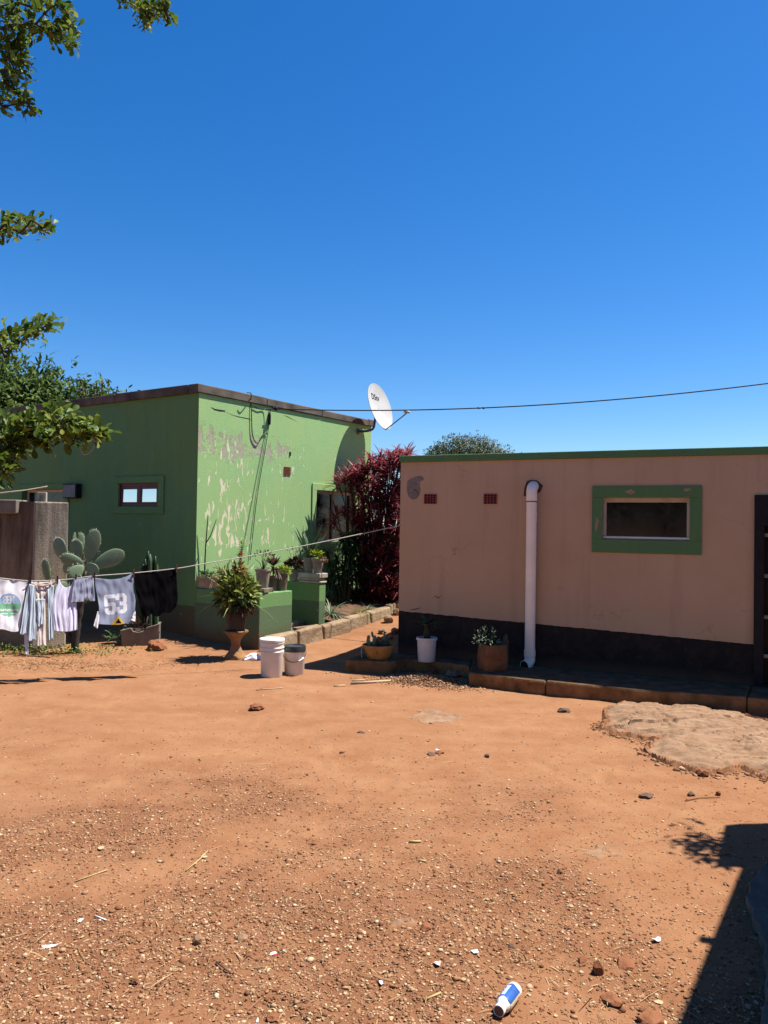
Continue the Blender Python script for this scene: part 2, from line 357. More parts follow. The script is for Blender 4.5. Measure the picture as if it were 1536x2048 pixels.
def mat_soil():
    m = Mat('red_earth'); v = m.map(); g = m.attr('gravel').outputs['Fac']
    a = m.noise(v, 0.55, 6, 0.6); b = m.noise(v, 3.1, 6, 0.65); f = m.noise(v, 38, 5, 0.7); f2 = m.noise(v, 150, 3, 0.7)
    pale = m.mix(m.ramp(b, [(0.3, 0.0), (0.7, 1.0)]), (0.214, 0.097, 0.045), (0.258, 0.133, 0.068))
    red = m.mix(m.ramp(b, [(0.3, 0.0), (0.7, 1.0)]), (0.146, 0.064, 0.031), (0.200, 0.095, 0.048))
    k = m.math('ADD', m.math('MULTIPLY', g, 1.05), m.math('MULTIPLY', m.math('SUBTRACT', a, 0.47), 1.5), True)
    c = m.mix(k, pale, red)
    c = m.mix(m.math('MULTIPLY', m.ramp(f, [(0.52, 0.0), (0.72, 1.0)]), 0.30), c, (0.13, 0.053, 0.025))
    c = m.mix(m.math('MULTIPLY', m.ramp(f2, [(0.60, 0.0), (0.75, 1.0)]), 0.35), c, (0.36, 0.225, 0.13))
    sw = m.noise(m.map((1.0, 3.4, 1)), 1.1, 7, 0.65, 0.7); c = m.mix(m.math('MULTIPLY', m.ramp(sw, [(0.42, 0.0), (0.68, 1.0)]), 0.45), c, m.mix(1.0, c, (0.80, 0.70, 0.66), 'MULTIPLY'))
    c = m.mix(m.math('MULTIPLY', m.ramp(m.noise(v, 1.7, 6, 0.7), [(0.50, 0.0), (0.66, 1.0)]), 0.28), c, (0.30, 0.165, 0.085))
    m.color(c).rough(0.95, 0.1)
    h = m.math('ADD', m.math('MULTIPLY', f, 0.6), m.math('ADD', m.math('MULTIPLY', m.noise(v, 12, 6, 0.7), 1.0), m.math('MULTIPLY', f2, 0.3)))
    m.bump(h, 0.5, 0.018); return m.m
M['soil'] = mat_soil()
def mat_tinted(name, pts, rough=0.9, spec=0.2, bscale=60, bstr=0.3):
    m = Mat(name); t = m.attr('tint').outputs['Fac']; v = m.map(); f = m.noise(v, 55, 4)
    c = m.ramp(t, pts); m.color(m.mix(m.math('MULTIPLY', f, 0.4), c, m.mix(1.0, c, (0.55, 0.5, 0.45), 'MULTIPLY'))).rough(rough, spec)
    m.bump(m.noise(v, bscale, 4), bstr, 0.003); return m.m
M['pebble'] = mat_tinted('gravel_stone', [(0.0, (0.11, 0.044, 0.022)), (0.30, (0.20, 0.085, 0.04)), (0.60, (0.275, 0.142, 0.072)), (0.82, (0.36, 0.23, 0.13)), (1.0, (0.50, 0.39, 0.26))])
M['straw'] = mat_tinted('dry_straw', [(0.0, (0.13, 0.065, 0.03)), (0.5, (0.27, 0.16, 0.075)), (1.0, (0.42, 0.31, 0.17))], 0.8)
def mat_rock(name, a, b, dust, k=0.6):
    a, b, dust = lerp(a, k), lerp(b, k), lerp(dust, k)
    m = Mat(name); v = m.map(); f = m.noise(v, 4, 7, 0.65); g = m.noise(v, 26, 6, 0.7); st_ = m.noise(m.map((1.2, 4.5, 3)), 3.0, 8, 0.72, 0.8)
    c = m.mix(m.ramp(f, [(0.3, 0.0), (0.7, 1.0)]), a, b); c = m.mix(m.math('MULTIPLY', m.ramp(g, [(0.5, 0.0), (0.7, 1.0)]), 0.6), c, dust)
    c = m.mix(m.math('MULTIPLY', m.ramp(st_, [(0.46, 0.0), (0.54, 1.0)]), 0.45), c, m.mix(1.0, c, (0.72, 0.60, 0.52), 'MULTIPLY'))
    c = m.mix(m.math('MULTIPLY', m.ramp(m.noise(v, 70, 4, 0.7), [(0.58, 0.0), (0.7, 1.0)]), 0.6), c, (0.09, 0.05, 0.03))
    m.color(c).rough(0.92, 0.15).bump(m.math('ADD', m.math('ADD', g, m.math('MULTIPLY', st_, 1.2)), m.math('MULTIPLY', f, 0.7)), 0.7, 0.014); return m.m
M['rock'] = mat_rock('tan_rock', (0.36, 0.215, 0.125), (0.48, 0.315, 0.20), (0.42, 0.21, 0.11))
def mat_outcrop():
    m = Mat('dusty_outcrop_rock'); v = m.map(); f = m.noise(v, 3, 7, 0.65); g = m.noise(v, 22, 6, 0.7); st_ = m.noise(m.map((1.2, 4.5, 3)), 2.6, 8, 0.72, 0.8)
    c = m.mix(m.ramp(f, [(0.3, 0.0), (0.7, 1.0)]), (0.20, 0.122, 0.073), (0.275, 0.18, 0.115)); c = m.mix(m.math('MULTIPLY', m.ramp(st_, [(0.46, 0.0), (0.54, 1.0)]), 0.5), c, m.mix(1.0, c, (0.68, 0.56, 0.48), 'MULTIPLY'))
    c = m.mix(m.math('MULTIPLY', m.ramp(m.noise(v, 60, 4, 0.7), [(0.58, 0.0), (0.7, 1.0)]), 0.6), c, (0.09, 0.05, 0.03))
    rim = m.math('ADD', m.attr('rim').outputs['Fac'], m.math('MULTIPLY', m.math('SUBTRACT', m.noise(v, 5, 7, 0.7), 0.5), 1.3))
    c = m.mix(m.math('MULTIPLY', m.ramp(rim, [(0.35, 0.0), (0.75, 1.0)]), 0.9), c, m.mix(g, (0.19, 0.078, 0.036), (0.25, 0.122, 0.06)))
    m.color(c).rough(0.95, 0.1).bump(m.math('ADD', m.math('ADD', g, m.math('MULTIPLY', st_, 1.2)), f), 0.7, 0.012); return m.m
M['outcrop'] = mat_outcrop()
M['rock_red'] = mat_rock('red_brown_rock', (0.30, 0.115, 0.055), (0.40, 0.18, 0.09), (0.44, 0.23, 0.12))
M['rock_dark'] = mat_rock('dark_rock', (0.13, 0.085, 0.065), (0.22, 0.14, 0.10), (0.35, 0.17, 0.09))

# ================================================================== ground
def axis(a, b, st, far):
    x = list(np.arange(a, b+1e-6, st)); d = st
    lo = [a]; hi = [x[-1]]
    while hi[-1] < far: d *= 1.35; hi.append(hi[-1]+d); lo.append(lo[-1]-d)
    return np.array(lo[1:][::-1]+x+hi[1:])
xs = axis(-5.4, 5.0, 0.027, 700); ys = axis(1.6, 13.0, 0.027, 900)
GX, GY = np.meshgrid(xs, ys); fade = np.exp(-np.maximum(0, np.hypot(GX, GY)-14)/6)
GZ = G(GX, GY)+micro(GX, GY)*fade
nx, ny = len(xs), len(ys)
ii = (np.arange(ny-1)[:, None]*nx+np.arange(nx-1)[None, :]).ravel()
gme = np_mesh('ground', np.stack([GX.ravel(), GY.ravel(), GZ.ravel()], 1), np.stack([ii, ii+1, ii+nx+1, ii+nx], 1))
ga = gme.attributes.new('gravel', 'FLOAT', 'POINT'); ga.data.foreach_set('value', gravel(GX, GY).ravel().astype(np.float32))
ground = struct(link('ground', gme, M['soil'], None, True))

# loose gravel, far too many stones to count
def ico():
    bm = bmesh.new(); bmesh.ops.create_icosphere(bm, subdivisions=1, radius=1.0)
    v = np.array([x.co[:] for x in bm.verts]); f = np.array([[q.index for q in p.verts] for p in bm.faces]); bm.free(); return v, f
IV, IF = ico()
def pebbles(name, X, Y, S, tint, zoff=0.12, Z=None, mat='pebble'):
    n = len(X); k = len(IV); z = GM(X, Y) if Z is None else Z
    j = 1+0.30*(rng.random((n, k))-0.5)*2
    sc = np.stack([S*rng.uniform(0.75, 1.35, n), S*rng.uniform(0.7, 1.1, n), S*rng.uniform(0.3, 0.65, n)], 1)
    a = rng.uniform(0, 6.28, n); ca, sa = np.cos(a)[:, None], np.sin(a)[:, None]
    V = IV[None]*j[:, :, None]*sc[:, None, :]
    V = np.stack([V[..., 0]*ca-V[..., 1]*sa, V[..., 0]*sa+V[..., 1]*ca, V[..., 2]], 2)
    V += np.stack([X, Y, z+S*zoff], 1)[:, None, :]
    F = (IF[None]+np.arange(n)[:, None, None]*k).reshape(-1, 3)
    return link(name, np_mesh(name, V.reshape(-1, 3), F, np.repeat(tint, k)), M[mat])
def scatter(n, ylo, yhi, dens, extra=0.10):
    y = np.exp(rng.uniform(math.log(ylo), math.log(yhi), n)); x = rng.uniform(-0.56, 0.56, n)*y
    keep = rng.random(n) < dens(x, y); return x[keep], y[keep]
X, Y = scatter(135000, 2.3, 6.4, lambda x, y: (0.08+0.92*gravel(x, y)**1.3)*np.clip(y/3.5, .45, 1))
S = 0.0032*np.exp(rng.normal(0, 0.50, len(X))); S = np.clip(S, 0.0015, 0.0125)
o = stuff(pebbles('gravel_bed', X, Y, S, rng.beta(1.25, 1.15, len(X)))); tag(o, 'loose red and cream gravel strewn over the bare earth', 'gravel')
X, Y = scatter(3800, 2.4, 12.5, lambda x, y: 0.35+0*x)
S = np.clip(0.0038*np.exp(rng.normal(0, 0.6, len(X))), 0.002, 0.02)
o = stuff(pebbles('scattered_gravel', X, Y, S, rng.beta(1.2, 1.8, len(X)))); tag(o, 'sparse single pebbles scattered over the trodden yard', 'gravel')
# small heap of gravel spilling from the broken apron, seen by its lit side
c = PG(850, 1366); n = 3400
gx = c.x+rng.normal(0, 0.30, n); gy = c.y+rng.normal(0, 0.13, n)-(gx-c.x)*0.38
hz = 0.07*np.exp(-((gx-c.x)/0.30)**2-((gy-c.y-0.08)/0.22)**2)
o = stuff(pebbles('gravel_heap', gx, gy, np.clip(0.007*np.exp(rng.normal(0, 0.45, n)), 0.003, 0.022), rng.beta(2.0, 1.6, n), Z=GM(gx, gy)+hz*rng.random(n)))
tag(o, 'small spill of pale gravel in front of the broken apron edge', 'gravel')
# straw, dry stalks and chaff
X, Y = scatter(13000, 2.4, 7.5, lambda x, y: 0.10+0.75*gravel(x+0.3, y)*sstep(0.45, 0.65, fbm(x*1.1, y*1.1, 21)))
n = len(X); Pp = np.stack([X, Y, GM(X, Y)+0.004], 1); a = rng.uniform(0, 6.28, n)
o = leaves('dry_straw', M['straw'], None, Pp, np.stack([np.cos(a), np.sin(a), rng.normal(0.05, 0.12, n)], 1), rand_dirs(n, 0.7, 1),
           np.clip(0.022*np.exp(rng.normal(0, 0.75, n)), 0.008, 0.20), rng.uniform(0.0015, 0.0045, n), 0.08, 0.2, [(0, .6), (.5, 1), (1, .4)])
tag(stuff(o), 'dry straw and chaff scattered on the gravel', 'straw')
X, Y = scatter(8000, 2.4, 8.5, lambda x, y: 0.06+0.6*gravel(x, y)); n = len(X); a = rng.uniform(0, 6.28, n)
o = leaves('leaf_litter', M['straw'], None, np.stack([X, Y, GM(X, Y)+0.004], 1), np.stack([np.cos(a), np.sin(a), rng.normal(0.1, 0.15, n)], 1), rand_dirs(n, 0.6, 1),
           rng.uniform(0.008, 0.022, n), rng.uniform(0.005, 0.011, n), 0.2, 0.3)
tag(stuff(o), 'small dry leaf flakes lying among the gravel', 'leaf litter')

# ================================================================== frames of the two houses
UA = 34.0
def rot(v, a): return Vector((v.x*math.cos(a)-v.y*math.sin(a), v.x*math.sin(a)+v.y*math.cos(a), v.z))
CG_ = PY(393, 1046, 10.9); CG = Vector((CG_.x, CG_.y, 0)); RG = R(90-UA)
CB_ = PZ(796, 1305, 0.15); CB = Vector((CB_.x, CB_.y, 0)); RB = R(-25.5)
class Frame:
    def __init__(s, o, a): s.o = o; s.a = a
    def loc(s, w): return rot(Vector(w)-s.o, -s.a)
    def wld(s, l): return rot(Vector(l), s.a)+s.o
    def vec(s, l): return rot(Vector(l), s.a)
    def onx(s, px, py, x=0.0): return s.loc(hit(px, py, s.wld((x, 0, 0)), s.vec((1, 0, 0))))
    def ony(s, px, py, y=0.0): return s.loc(hit(px, py, s.wld((0, y, 0)), s.vec((0, 1, 0))))
    def onz(s, px, py, z): return s.loc(PZ(px, py, z))
FG = Frame(CG, RG); FB = Frame(CB, RB)
CRI = CR.to_3x3().inverted()
def proj(w):
    c = CRI @ (Vector(w)-EYE); return 768+FPX*c.x/-c.z, 1024-FPX*c.y/-c.z

def panel(mb, fn, s0, s1, z0, z1, holes, depth=0.16, mi=0):
    """wall skin in the plane fn(s, d, z) with rectangular openings (s0,s1,z0,z1) and their reveals"""
    S = sorted({s0, s1, *[h[0] for h in holes], *[h[1] for h in holes]}); Z = sorted({z0, z1, *[h[2] for h in holes], *[h[3] for h in holes]})
    for a, b in zip(S[:-1], S[1:]):
        for c, d in zip(Z[:-1], Z[1:]):
            if any(h[0]-1e-6 <= a and b <= h[1]+1e-6 and h[2]-1e-6 <= c and d <= h[3]+1e-6 for h in holes): continue
            mb.add([fn(a, 0, c), fn(b, 0, c), fn(b, 0, d), fn(a, 0, d)], [(0, 1, 2, 3)], mi)
    for h in holes:
        a, b, c, d = h
        for p, q in (((a, c), (b, c)), ((b, c), (b, d)), ((b, d), (a, d)), ((a, d), (a, c))):
            mb.add([fn(p[0], 0, p[1]), fn(q[0], 0, q[1]), fn(q[0], depth, q[1]), fn(p[0], depth, p[1])], [(0, 1, 2, 3)], mi)
def ringbox(mb, fn, o, i, d0, d1):
    """frame between outer rect o and inner rect i (s0,s1,z0,z1), from depth d0 to d1: four butted bars"""
    def bar(a, b, c, d):
        P = [fn(s, dd, z) for dd in (d0, d1) for s, z in ((a, c), (b, c), (b, d), (a, d))]
        mb.add(P, [(0, 1, 2, 3), (7, 6, 5, 4), (0, 4, 5, 1), (1, 5, 6, 2), (2, 6, 7, 3), (3, 7, 4, 0)])
    bar(o[0], o[1], o[2], i[2]); bar(o[0], o[1], i[3], o[3]); bar(o[0], i[0], i[2], i[3]); bar(i[1], o[1], i[2], i[3])
def slab_fn(mb, fn, a, b, c, d, d0, d1):
    P = [fn(s, dd, z) for dd in (d0, d1) for s, z in ((a, c), (b, c), (b, d), (a, d))]
    mb.add(P, [(0, 1, 2, 3), (7, 6, 5, 4), (0, 4, 5, 1), (1, 5, 6, 2), (2, 6, 7, 3), (3, 7, 4, 0)])
def air_brick(parent, fn, s, z, w, h, nx_, ny_, mat):
    mb = MB(); bw = w*0.16/ (nx_+1)*2; bh = h*0.18/(ny_+1)*2
    for i in range(nx_+1):
        x = s-w/2+(w-bw)*i/nx_; slab_fn(mb, fn, x, x+bw, z-h/2, z+h/2, -0.012, 0.02)
    for i in range(ny_+1):
        y = z-h/2+(h-bh)*i/ny_; slab_fn(mb, fn, s-w/2+0.002, s+w/2-0.002, y+0.0007, y+bh-0.0007, -0.010, 0.018)
    o = mb.build('air_brick', mat, parent)
    k = MB(); slab_fn(k, fn, s-w/2+0.003, s+w/2-0.003, z-h/2+0.003, z+h/2-0.003, -0.003, 0.01); k.build('vent_opening', M['dark'], o)
    return o

# ================================================================== green house
HG = 3.55
gh = thing('green_house', 'flat-roofed green house with peeling paint and a concrete parapet edge', 'house', CG, RG)
fx = lambda s, d, z: (d, s, z)          # shaded front, plane x = 0
fy = lambda s, d, z: (s, d, z)          # sunlit side, plane y = 0
HG = FG.onx(396, 768).z; zc = HG-0.125
XE = FG.ony(741, 940).x; YE = 8.4
def rectx(x0, y0, x1, y1):
    a = FG.onx(x0, y0); b = FG.onx(x1, y1); c = FG.onx(x1, y0); d = FG.onx(x0, y1)
    return (min(a.y, b.y), max(a.y, b.y), (b.z+d.z)/2, (a.z+c.z)/2)
def recty(f, x0, y0, x1, y1):
    a = f.ony(x0, y0); b = f.ony(x1, y1); c = f.ony(x1, y0); d = f.ony(x0, y1)
    return (min(a.x, b.x), max(a.x, b.x), (b.z+d.z)/2, (a.z+c.z)/2)
w1o = rectx(230, 953, 328, 1027); w1 = rectx(239, 966, 317, 1013); w2 = rectx(46, 979, 131, 1030)
w3 = recty(FG, 632, 983, 708, 1084)
mb = MB(); panel(mb, fx, 0, YE, -0.3, zc, [w1, w2]); mb.build('wall', M['green_shaded'], gh)
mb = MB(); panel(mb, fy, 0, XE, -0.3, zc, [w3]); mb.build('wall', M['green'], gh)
mb = MB(); mb.add([(XE, 0, -.3), (XE, YE, -.3), (XE, YE, zc), (XE, 0, zc)], [(0, 1, 2, 3)]); mb.add([(0, YE, -.3), (XE, YE, -.3), (XE, YE, zc), (0, YE, zc)], [(3, 2, 1, 0)]); mb.build('wall', M['green_shaded'], gh)
# roof edge: cast in pieces with joints
mb = MB(); mb.box((0.03, 0.03, zc+0.001), (XE-0.03, YE-0.03, HG-0.03)); mb.build('roof_slab', M['cap_conc'], gh)
def capstone(a, b): 
    m2 = MB(); m2.box(a, b); m2.build('parapet_block', M['cap_conc'], gh, bevel=0.012)
p = 0.0; k = 0
while p < XE:
    q = min(XE+0.05, p+1.35); capstone((p-(0.05 if p == 0 else -0.002), -0.028, zc+0.004*(k % 2)), (q-0.003, 0.17, HG-0.006*(k % 3))); p = q; k += 1
    if q >= XE+0.05: break
p = 0.172; k = 0
while p < YE:
    q = min(YE, p+1.6); capstone((-0.05, p+0.003, zc-0.003*(k % 2)), (0.17, q, HG-0.008*(k % 3))); p = q; k += 1
# front window
win = MB(); ringbox(win, fx, w1o, w1, -0.022, 0.0); win.build('window_surround', M['green_shaded'], gh, bevel=0.004)
wd = MB(); t = 0.045; inn = (w1[0]+t, w1[1]-t, w1[2]+t, w1[3]-t); ringbox(wd, fx, w1, inn, 0.012, 0.08)
mid = (w1[0]+w1[1])/2; slab_fn(wd, fx, mid-0.035, mid+0.035, inn[2], inn[3], 0.009, 0.084)
wf = wd.build('window', M['maroon'], gh, bevel=0.003)
for a, b in ((inn[0], mid-0.035), (mid+0.035, inn[1])):
    s = MB(); ringbox(s, fx, (a+0.002, b-0.002, inn[2]+0.002, inn[3]-0.002), (a+0.022, b-0.022, inn[2]+0.022, inn[3]-0.045), 0.0145, 0.06); s.build('sash', M['maroon'], wf)
    g = MB(); g.add([fx(a+0.02, 0.018, inn[2]+0.02), fx(b-0.02, 0.018, inn[2]+0.02), fx(b-0.02, 0.021, inn[3]-0.04), fx(a+0.02, 0.021, inn[3]-0.04)], [(0, 1, 2, 3)]); g.build('pane', M['mirror_glass'], wf)
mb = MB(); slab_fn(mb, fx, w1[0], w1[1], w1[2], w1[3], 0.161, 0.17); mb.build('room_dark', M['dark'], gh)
# second opening, half behind the concrete wall
mb = MB(); ringbox(mb, fx, (w2[0]-0.09, w2[1]+0.09, w2[2]-0.09, w2[3]+0.09), w2, -0.02, 0.0); mb.build('window_surround', M['green_shaded'], gh, bevel=0.004)
wd = MB(); inn = (w2[0]+.04, w2[1]-.04, w2[2]+.04, w2[3]-.04); ringbox(wd, fx, w2, inn, 0.08, 0.13); w2f = wd.build('window', M['wood_pale'], gh)
g = MB(); slab_fn(g, fx, inn[0], inn[1], inn[2], inn[3], 0.10, 0.106); g.build('pane', M['glass'], w2f)
# meter box
b = rectx(137, 968, 163, 997)
mb = MB(); slab_fn(mb, fx, b[0], b[1], b[2], b[3], -0.10, 0.0); mbx = mb.build('meter_box', M['black_iron'], gh, bevel=0.006)
mb = MB(); slab_fn(mb, fx, b[0]+0.02, b[1]-0.02, b[2]+0.02, b[3]-0.02, -0.106, -0.1005); mb.build('box_door', plain('grey_blue_box_door', (0.12, 0.14, 0.17), 0.35, 0.3, 8, 0.1), mbx)
# side window
wd = MB(); t = 0.05; inn = (w3[0]+t, w3[1]-t, w3[2]+t, w3[3]-t); ringbox(wd, fy, w3, inn, 0.05, 0.11)
mid = w3[0]+(w3[1]-w3[0])*0.5; slab_fn(wd, fy, mid-0.025, mid+0.025, inn[2], inn[3], 0.045, 0.115); w3f = wd.build('window', M['wood_pale'], gh, bevel=0.003)
for a, b in ((inn[0], mid-0.025), (mid+0.025, inn[1])):
    g = MB(); slab_fn(g, fy, a, b, inn[2], inn[3], 0.08, 0.086); g.build('pane', M['glass'], w3f)
mb = MB(); ringbox(mb, fy, (w3[0]-0.11, w3[1]+0.11, w3[2]-0.11, w3[3]+0.11), w3, -0.02, 0.0); mb.build('window_surround', M['green'], gh, bevel=0.004)
a = FG.ony(574, 942); air_brick(gh, fy, a.x, a.z, 0.15, 0.13, 5, 4, M['terracotta'])
a = FG.ony(580, 905); mb = MB(); slab_fn(mb, fy, a.x-0.014, a.x+0.014, a.z-0.05, a.z+0.01, -0.012, 0.0); mb.build('wall_hook', M['black_iron'], gh)
# cracks in the plaster under the parapet
def crack(f, pts, w, plane='y'):
    m2 = MB(); L = [f.ony(*q) if plane == 'y' else f.onx(*q) for q in pts]; V = []; fs = []
    for i, q in enumerate(L):
        ww = w*(0.35+0.9*random.random())*(0.15 if i in (0, len(L)-1) else 1)
        V += [(q.x, -0.0025, q.z+ww), (q.x, -0.0025, q.z-ww)] if plane == 'y' else [(-0.0025, q.y, q.z+ww), (-0.0025, q.y, q.z-ww)]
    fs = [(2*i, 2*i+1, 2*i+3, 2*i+2) for i in range(len(L)-1)]
    m2.add(V, fs); return m2
crack(FG, [(421, 814), (430, 819), (440, 821), (450, 822), (449, 825)], 0.010).build('crack', M['dark'], gh)
crack(FG, [(450, 823), (465, 830), (480, 834), (500, 838), (502, 841)], 0.005).build('crack', M['dark'], gh)
crack(FG, [(566, 830), (575, 833), (584, 838), (594, 843)], 0.006).build('crack', M['dark'], gh)
# service wires down the sunlit wall
def wire(f, pts, r, off=0.02, plane='y'):
    out = []
    for q in pts:
        l = f.ony(q[0], q[1], -(q[2] if len(q) > 2 else off)); out.append(l)
    return out
def smooth_path(P, n=6):
    P = [Vector(p) for p in P]; out = []
    for i in range(len(P)-1):
        p0, p1, p2, p3 = P[max(i-1, 0)], P[i], P[i+1], P[min(i+2, len(P)-1)]
        for k in range(n):
            t = k/n; out.append(0.5*((2*p1)+(p2-p0)*t+(2*p0-5*p1+4*p2-p3)*t*t+(3*p1-p0-3*p2+p3)*t**3))
    return out+[P[-1]]
mb = MB(); mb.tube(smooth_path(wire(FG, [(541, 822), (538, 850), (536, 862), (531, 895), (522, 945), (512, 1010), (500, 1120)], .006), 5), 0.006, 6)
mb.build('drop_wire', M['cable'], gh, True)
mb = MB(); mb.tube(smooth_path(wire(FG, [(494, 785, .09), (502, 787, .10), (502, 800), (503, 830), (505, 870), (515, 887), (524, 872), (531, 866), (534, 868)], .006), 6), 0.007, 6)
mb.build('loop_wire', M['cable'], gh, True)
mb = MB(); mb.tube(smooth_path(wire(FG, [(508, 812), (518, 817), (530, 818), (545, 818, .08)], .006), 6), 0.006, 6); mb.build('loop_wire', M['cable'], gh, True)
a = FG.ony(537, 838); mb = MB(); mb.lathe([(0.016, -0.09), (0.022, -0.05), (0.022, 0.06), (0.010, 0.10)], 10, (a.x, -0.02, a.z)); mb.build('cable_joint', M['cable'], gh, True)
a = FG.ony(547, 818, -0.06)
mb = MB(); mb.tube([(a.x-0.02, 0.0, a.z), (a.x-0.02, -0.11, a.z)], 0.009, 8); mb.tube([(a.x-0.07, -0.10, a.z+0.01), (a.x+0.06, -0.10, a.z+0.015)], 0.010, 8)
mb.lathe([(0.012, -0.03), (0.028, -0.02), (0.018, 0.0), (0.028, 0.02), (0.012, 0.03)], 10, (a.x, -0.11, a.z)); mb.build('cable_bracket', M['black_iron'], gh, True)
BR = FG.wld((a.x+0.02, -0.115, a.z))

# ================================================================== overhead cable and the pole it runs to
pp = PY(2060, 684, 9.6)
cd = pp-BR
pts = []
for i in range(41):
    t = i/40; q = BR+cd*t; q.z -= 4*0.285*t*(1-t); pts.append(q)
# sag so that it runs level by the dish
mb = MB(); mb.tube(pts, 0.0085, 6)
for k in (0.315, 0.322): 
    i = int(k*40); q = pts[i]+(pts[i+1]-pts[i])*(k*40-i); mb.rock(q, (0.03, 0.016, 0.016), 1, k*50)
tag(mb.build('overhead_cable', M['cable'], None, True), 'thin black service cable strung across the sky from the green house', 'cable')
pole = thing('service_pole', 'slim steel pole carrying the far end of the overhead cable', 'pole', (pp.x, pp.y, 0))
mb = MB(); mb.lathe([(0.05, -0.3), (0.045, pp.z+0.25)], 14); mb.build('shaft', M['steel'], pole, True)
mb = MB(); mb.box((-0.25, -0.03, pp.z-0.03), (0.06, 0.03, pp.z+0.03)); mb.build('cross_arm', M['steel'], pole)

# ================================================================== low veranda walls
LH = FG.onx(519, 1187); lw = thing('veranda_wall', 'low green L-shaped veranda wall with a dirty lower band, carrying pots', 'low wall', CG, RG)
y1 = LH.y; zl = LH.z; x1 = FG.ony(585, 1178, y1).x; TH = 0.24
mb = MB(); mb.add([(x, y, z) for z in (-0.2, zl) for x, y in ((0.0, -0.003), (0.0, y1), (x1, y1), (x1, y1+TH), (TH, y1+TH), (TH, -0.003))],
       [(0, 5, 4, 3, 2, 1), (6, 7, 8, 9, 10, 11)]+[(i, (i+1) % 6, 6+(i+1) % 6, 6+i) for i in range(6)])
mb.build('wall', M['green_low'], lw, bevel=0.012)
x2 = FG.ony(638, 1200, y1).x; x3 = FG.ony(651, 1200, y1).x; z2 = FG.ony(638, 1167, y1).z; z3 = FG.ony(638, 1147, y1).z
bw = thing('veranda_end_wall', 'green veranda wall end with stepped white plaster capping and potted plants', 'low wall', CG, RG)
mb = MB(); mb.box((x2, y1, -0.2), (x3, -0.003, z2)); mb.build('wall', M['green_low'], bw, bevel=0.01)
mb = MB(); y0c = y1-0.02
for a, b, e in ((z2+0.001, z2+0.03, 0.012), (z2+0.03, z2+0.075, -0.008), (z2+0.075, z3, 0.02)): mb.box((x2-e, y1-e, a), (x3+e, y1+0.38, b-0.001))
mb.build('capping', M['white_plaster'], bw, bevel=0.008)
# veranda floor slab and step
vf = struct(MB().build('dummy', M['conc'])) if False else None
fl = thing('veranda_floor', 'raised concrete veranda floor behind the low green walls', 'floor slab', CG, RG)
mb = MB(); mb.box((TH+0.002, y1+TH+0.002, -0.2), (x2-0.002, -0.003, 0.26)); mb.build('slab', M['conc'], fl)
mb = MB(); mb.box((x1+0.004, y1+0.03, -0.2), (x2-0.004, y1+TH, 0.20)); mb.build('step', M['conc'], fl, bevel=0.012)
a = FG.ony(618, 1246, y1-0.02); mb = MB(); mb.box((-0.20, -0.045, 0), (0.20, 0.045, 0.03)); o = mb.build('weathered_board', plain('weathered_board', (0.30, 0.19, 0.12), 0.9, 0.4, 20, 0.5), None, bevel=0.005); o.location = FG.wld((x1+0.30, y1+0.02, 0.203)); o.rotation_euler = (0, 0, RG-0.10); tag(o, 'short weathered brown board lying on the veranda step', 'board')
# ================================================================== garden bed and its kerb
KY = y1-0.10
def kz(x): return 0.19+0.075*x
kb = thing('garden_kerb', 'low mossy concrete kerb curving along the raised garden bed', 'kerb', CG, RG)
kx = [-0.0, 0.50, 1.02, 1.60, 2.15, 2.75, 3.35, 3.95]
def kerb_y(x): return KY-0.06*math.sin(max(0, x-0.3)*1.1)+0.16*max(0, x-2.4)**2
M['kerb'] = mat_rock('mossy_kerb_concrete', (0.37, 0.25, 0.15), (0.50, 0.39, 0.26), (0.16, 0.13, 0.08))
for a, b in zip(kx[:-1], kx[1:]):
    ya, yb = kerb_y(a), kerb_y(b); za, zb_ = kz(a), kz(b); a += 0.006; b -= 0.006
    mb = MB(); T = 0.15
    P = [(a, ya-T, -0.1), (b, yb-T, -0.1), (b, yb, -0.1), (a, ya, -0.1), (a, ya-T+0.02, za), (b, yb-T+0.02, zb_), (b, yb, zb_+0.005), (a, ya, za+0.005)]
    mb.add(P, [(0, 3, 2, 1), (4, 5, 6, 7), (0, 1, 5, 4), (1, 2, 6, 5), (2, 3, 7, 6), (3, 0, 4, 7)]); mb.v = [(v[0]+random.uniform(-.004, .004), v[1]+random.uniform(-.03, .03), v[2]+random.uniform(-.02, .02)) for v in mb.v]; mb.build('kerb_block', M['kerb'], kb, bevel=0.028, seg=3)
NB = 26; V = []; Fq = []
for i in range(NB+1):
    x = x3+0.02+(4.6-x3)*i/NB
    for j in range(13):
        t = j/12; y = (kerb_y(min(x, 3.9))+0.002)*(1-t)-0.004*t if x < XE else kerb_y(min(x, 3.9))*(1-t)+1.5*t
        V.append((x, y, kz(x)-0.02+0.09*math.sin(t*2.2)+0.03*mnoise.noise((x*3, y*3, 0))))
for i in range(NB):
    for j in range(12): a = i*13+j; Fq.append((a, a+13, a+14, a+1))
mb = MB(); mb.add(V, Fq); o = mb.build('garden_bed', plain('shaded_bed_soil', (0.17, 0.085, 0.045), 0.95, 0.5, 12, 0.9), None, True); o.location = CG; o.rotation_euler = (0, 0, RG); struct(o)  # bed soil darkened: the shade under the shrub is put into its colour

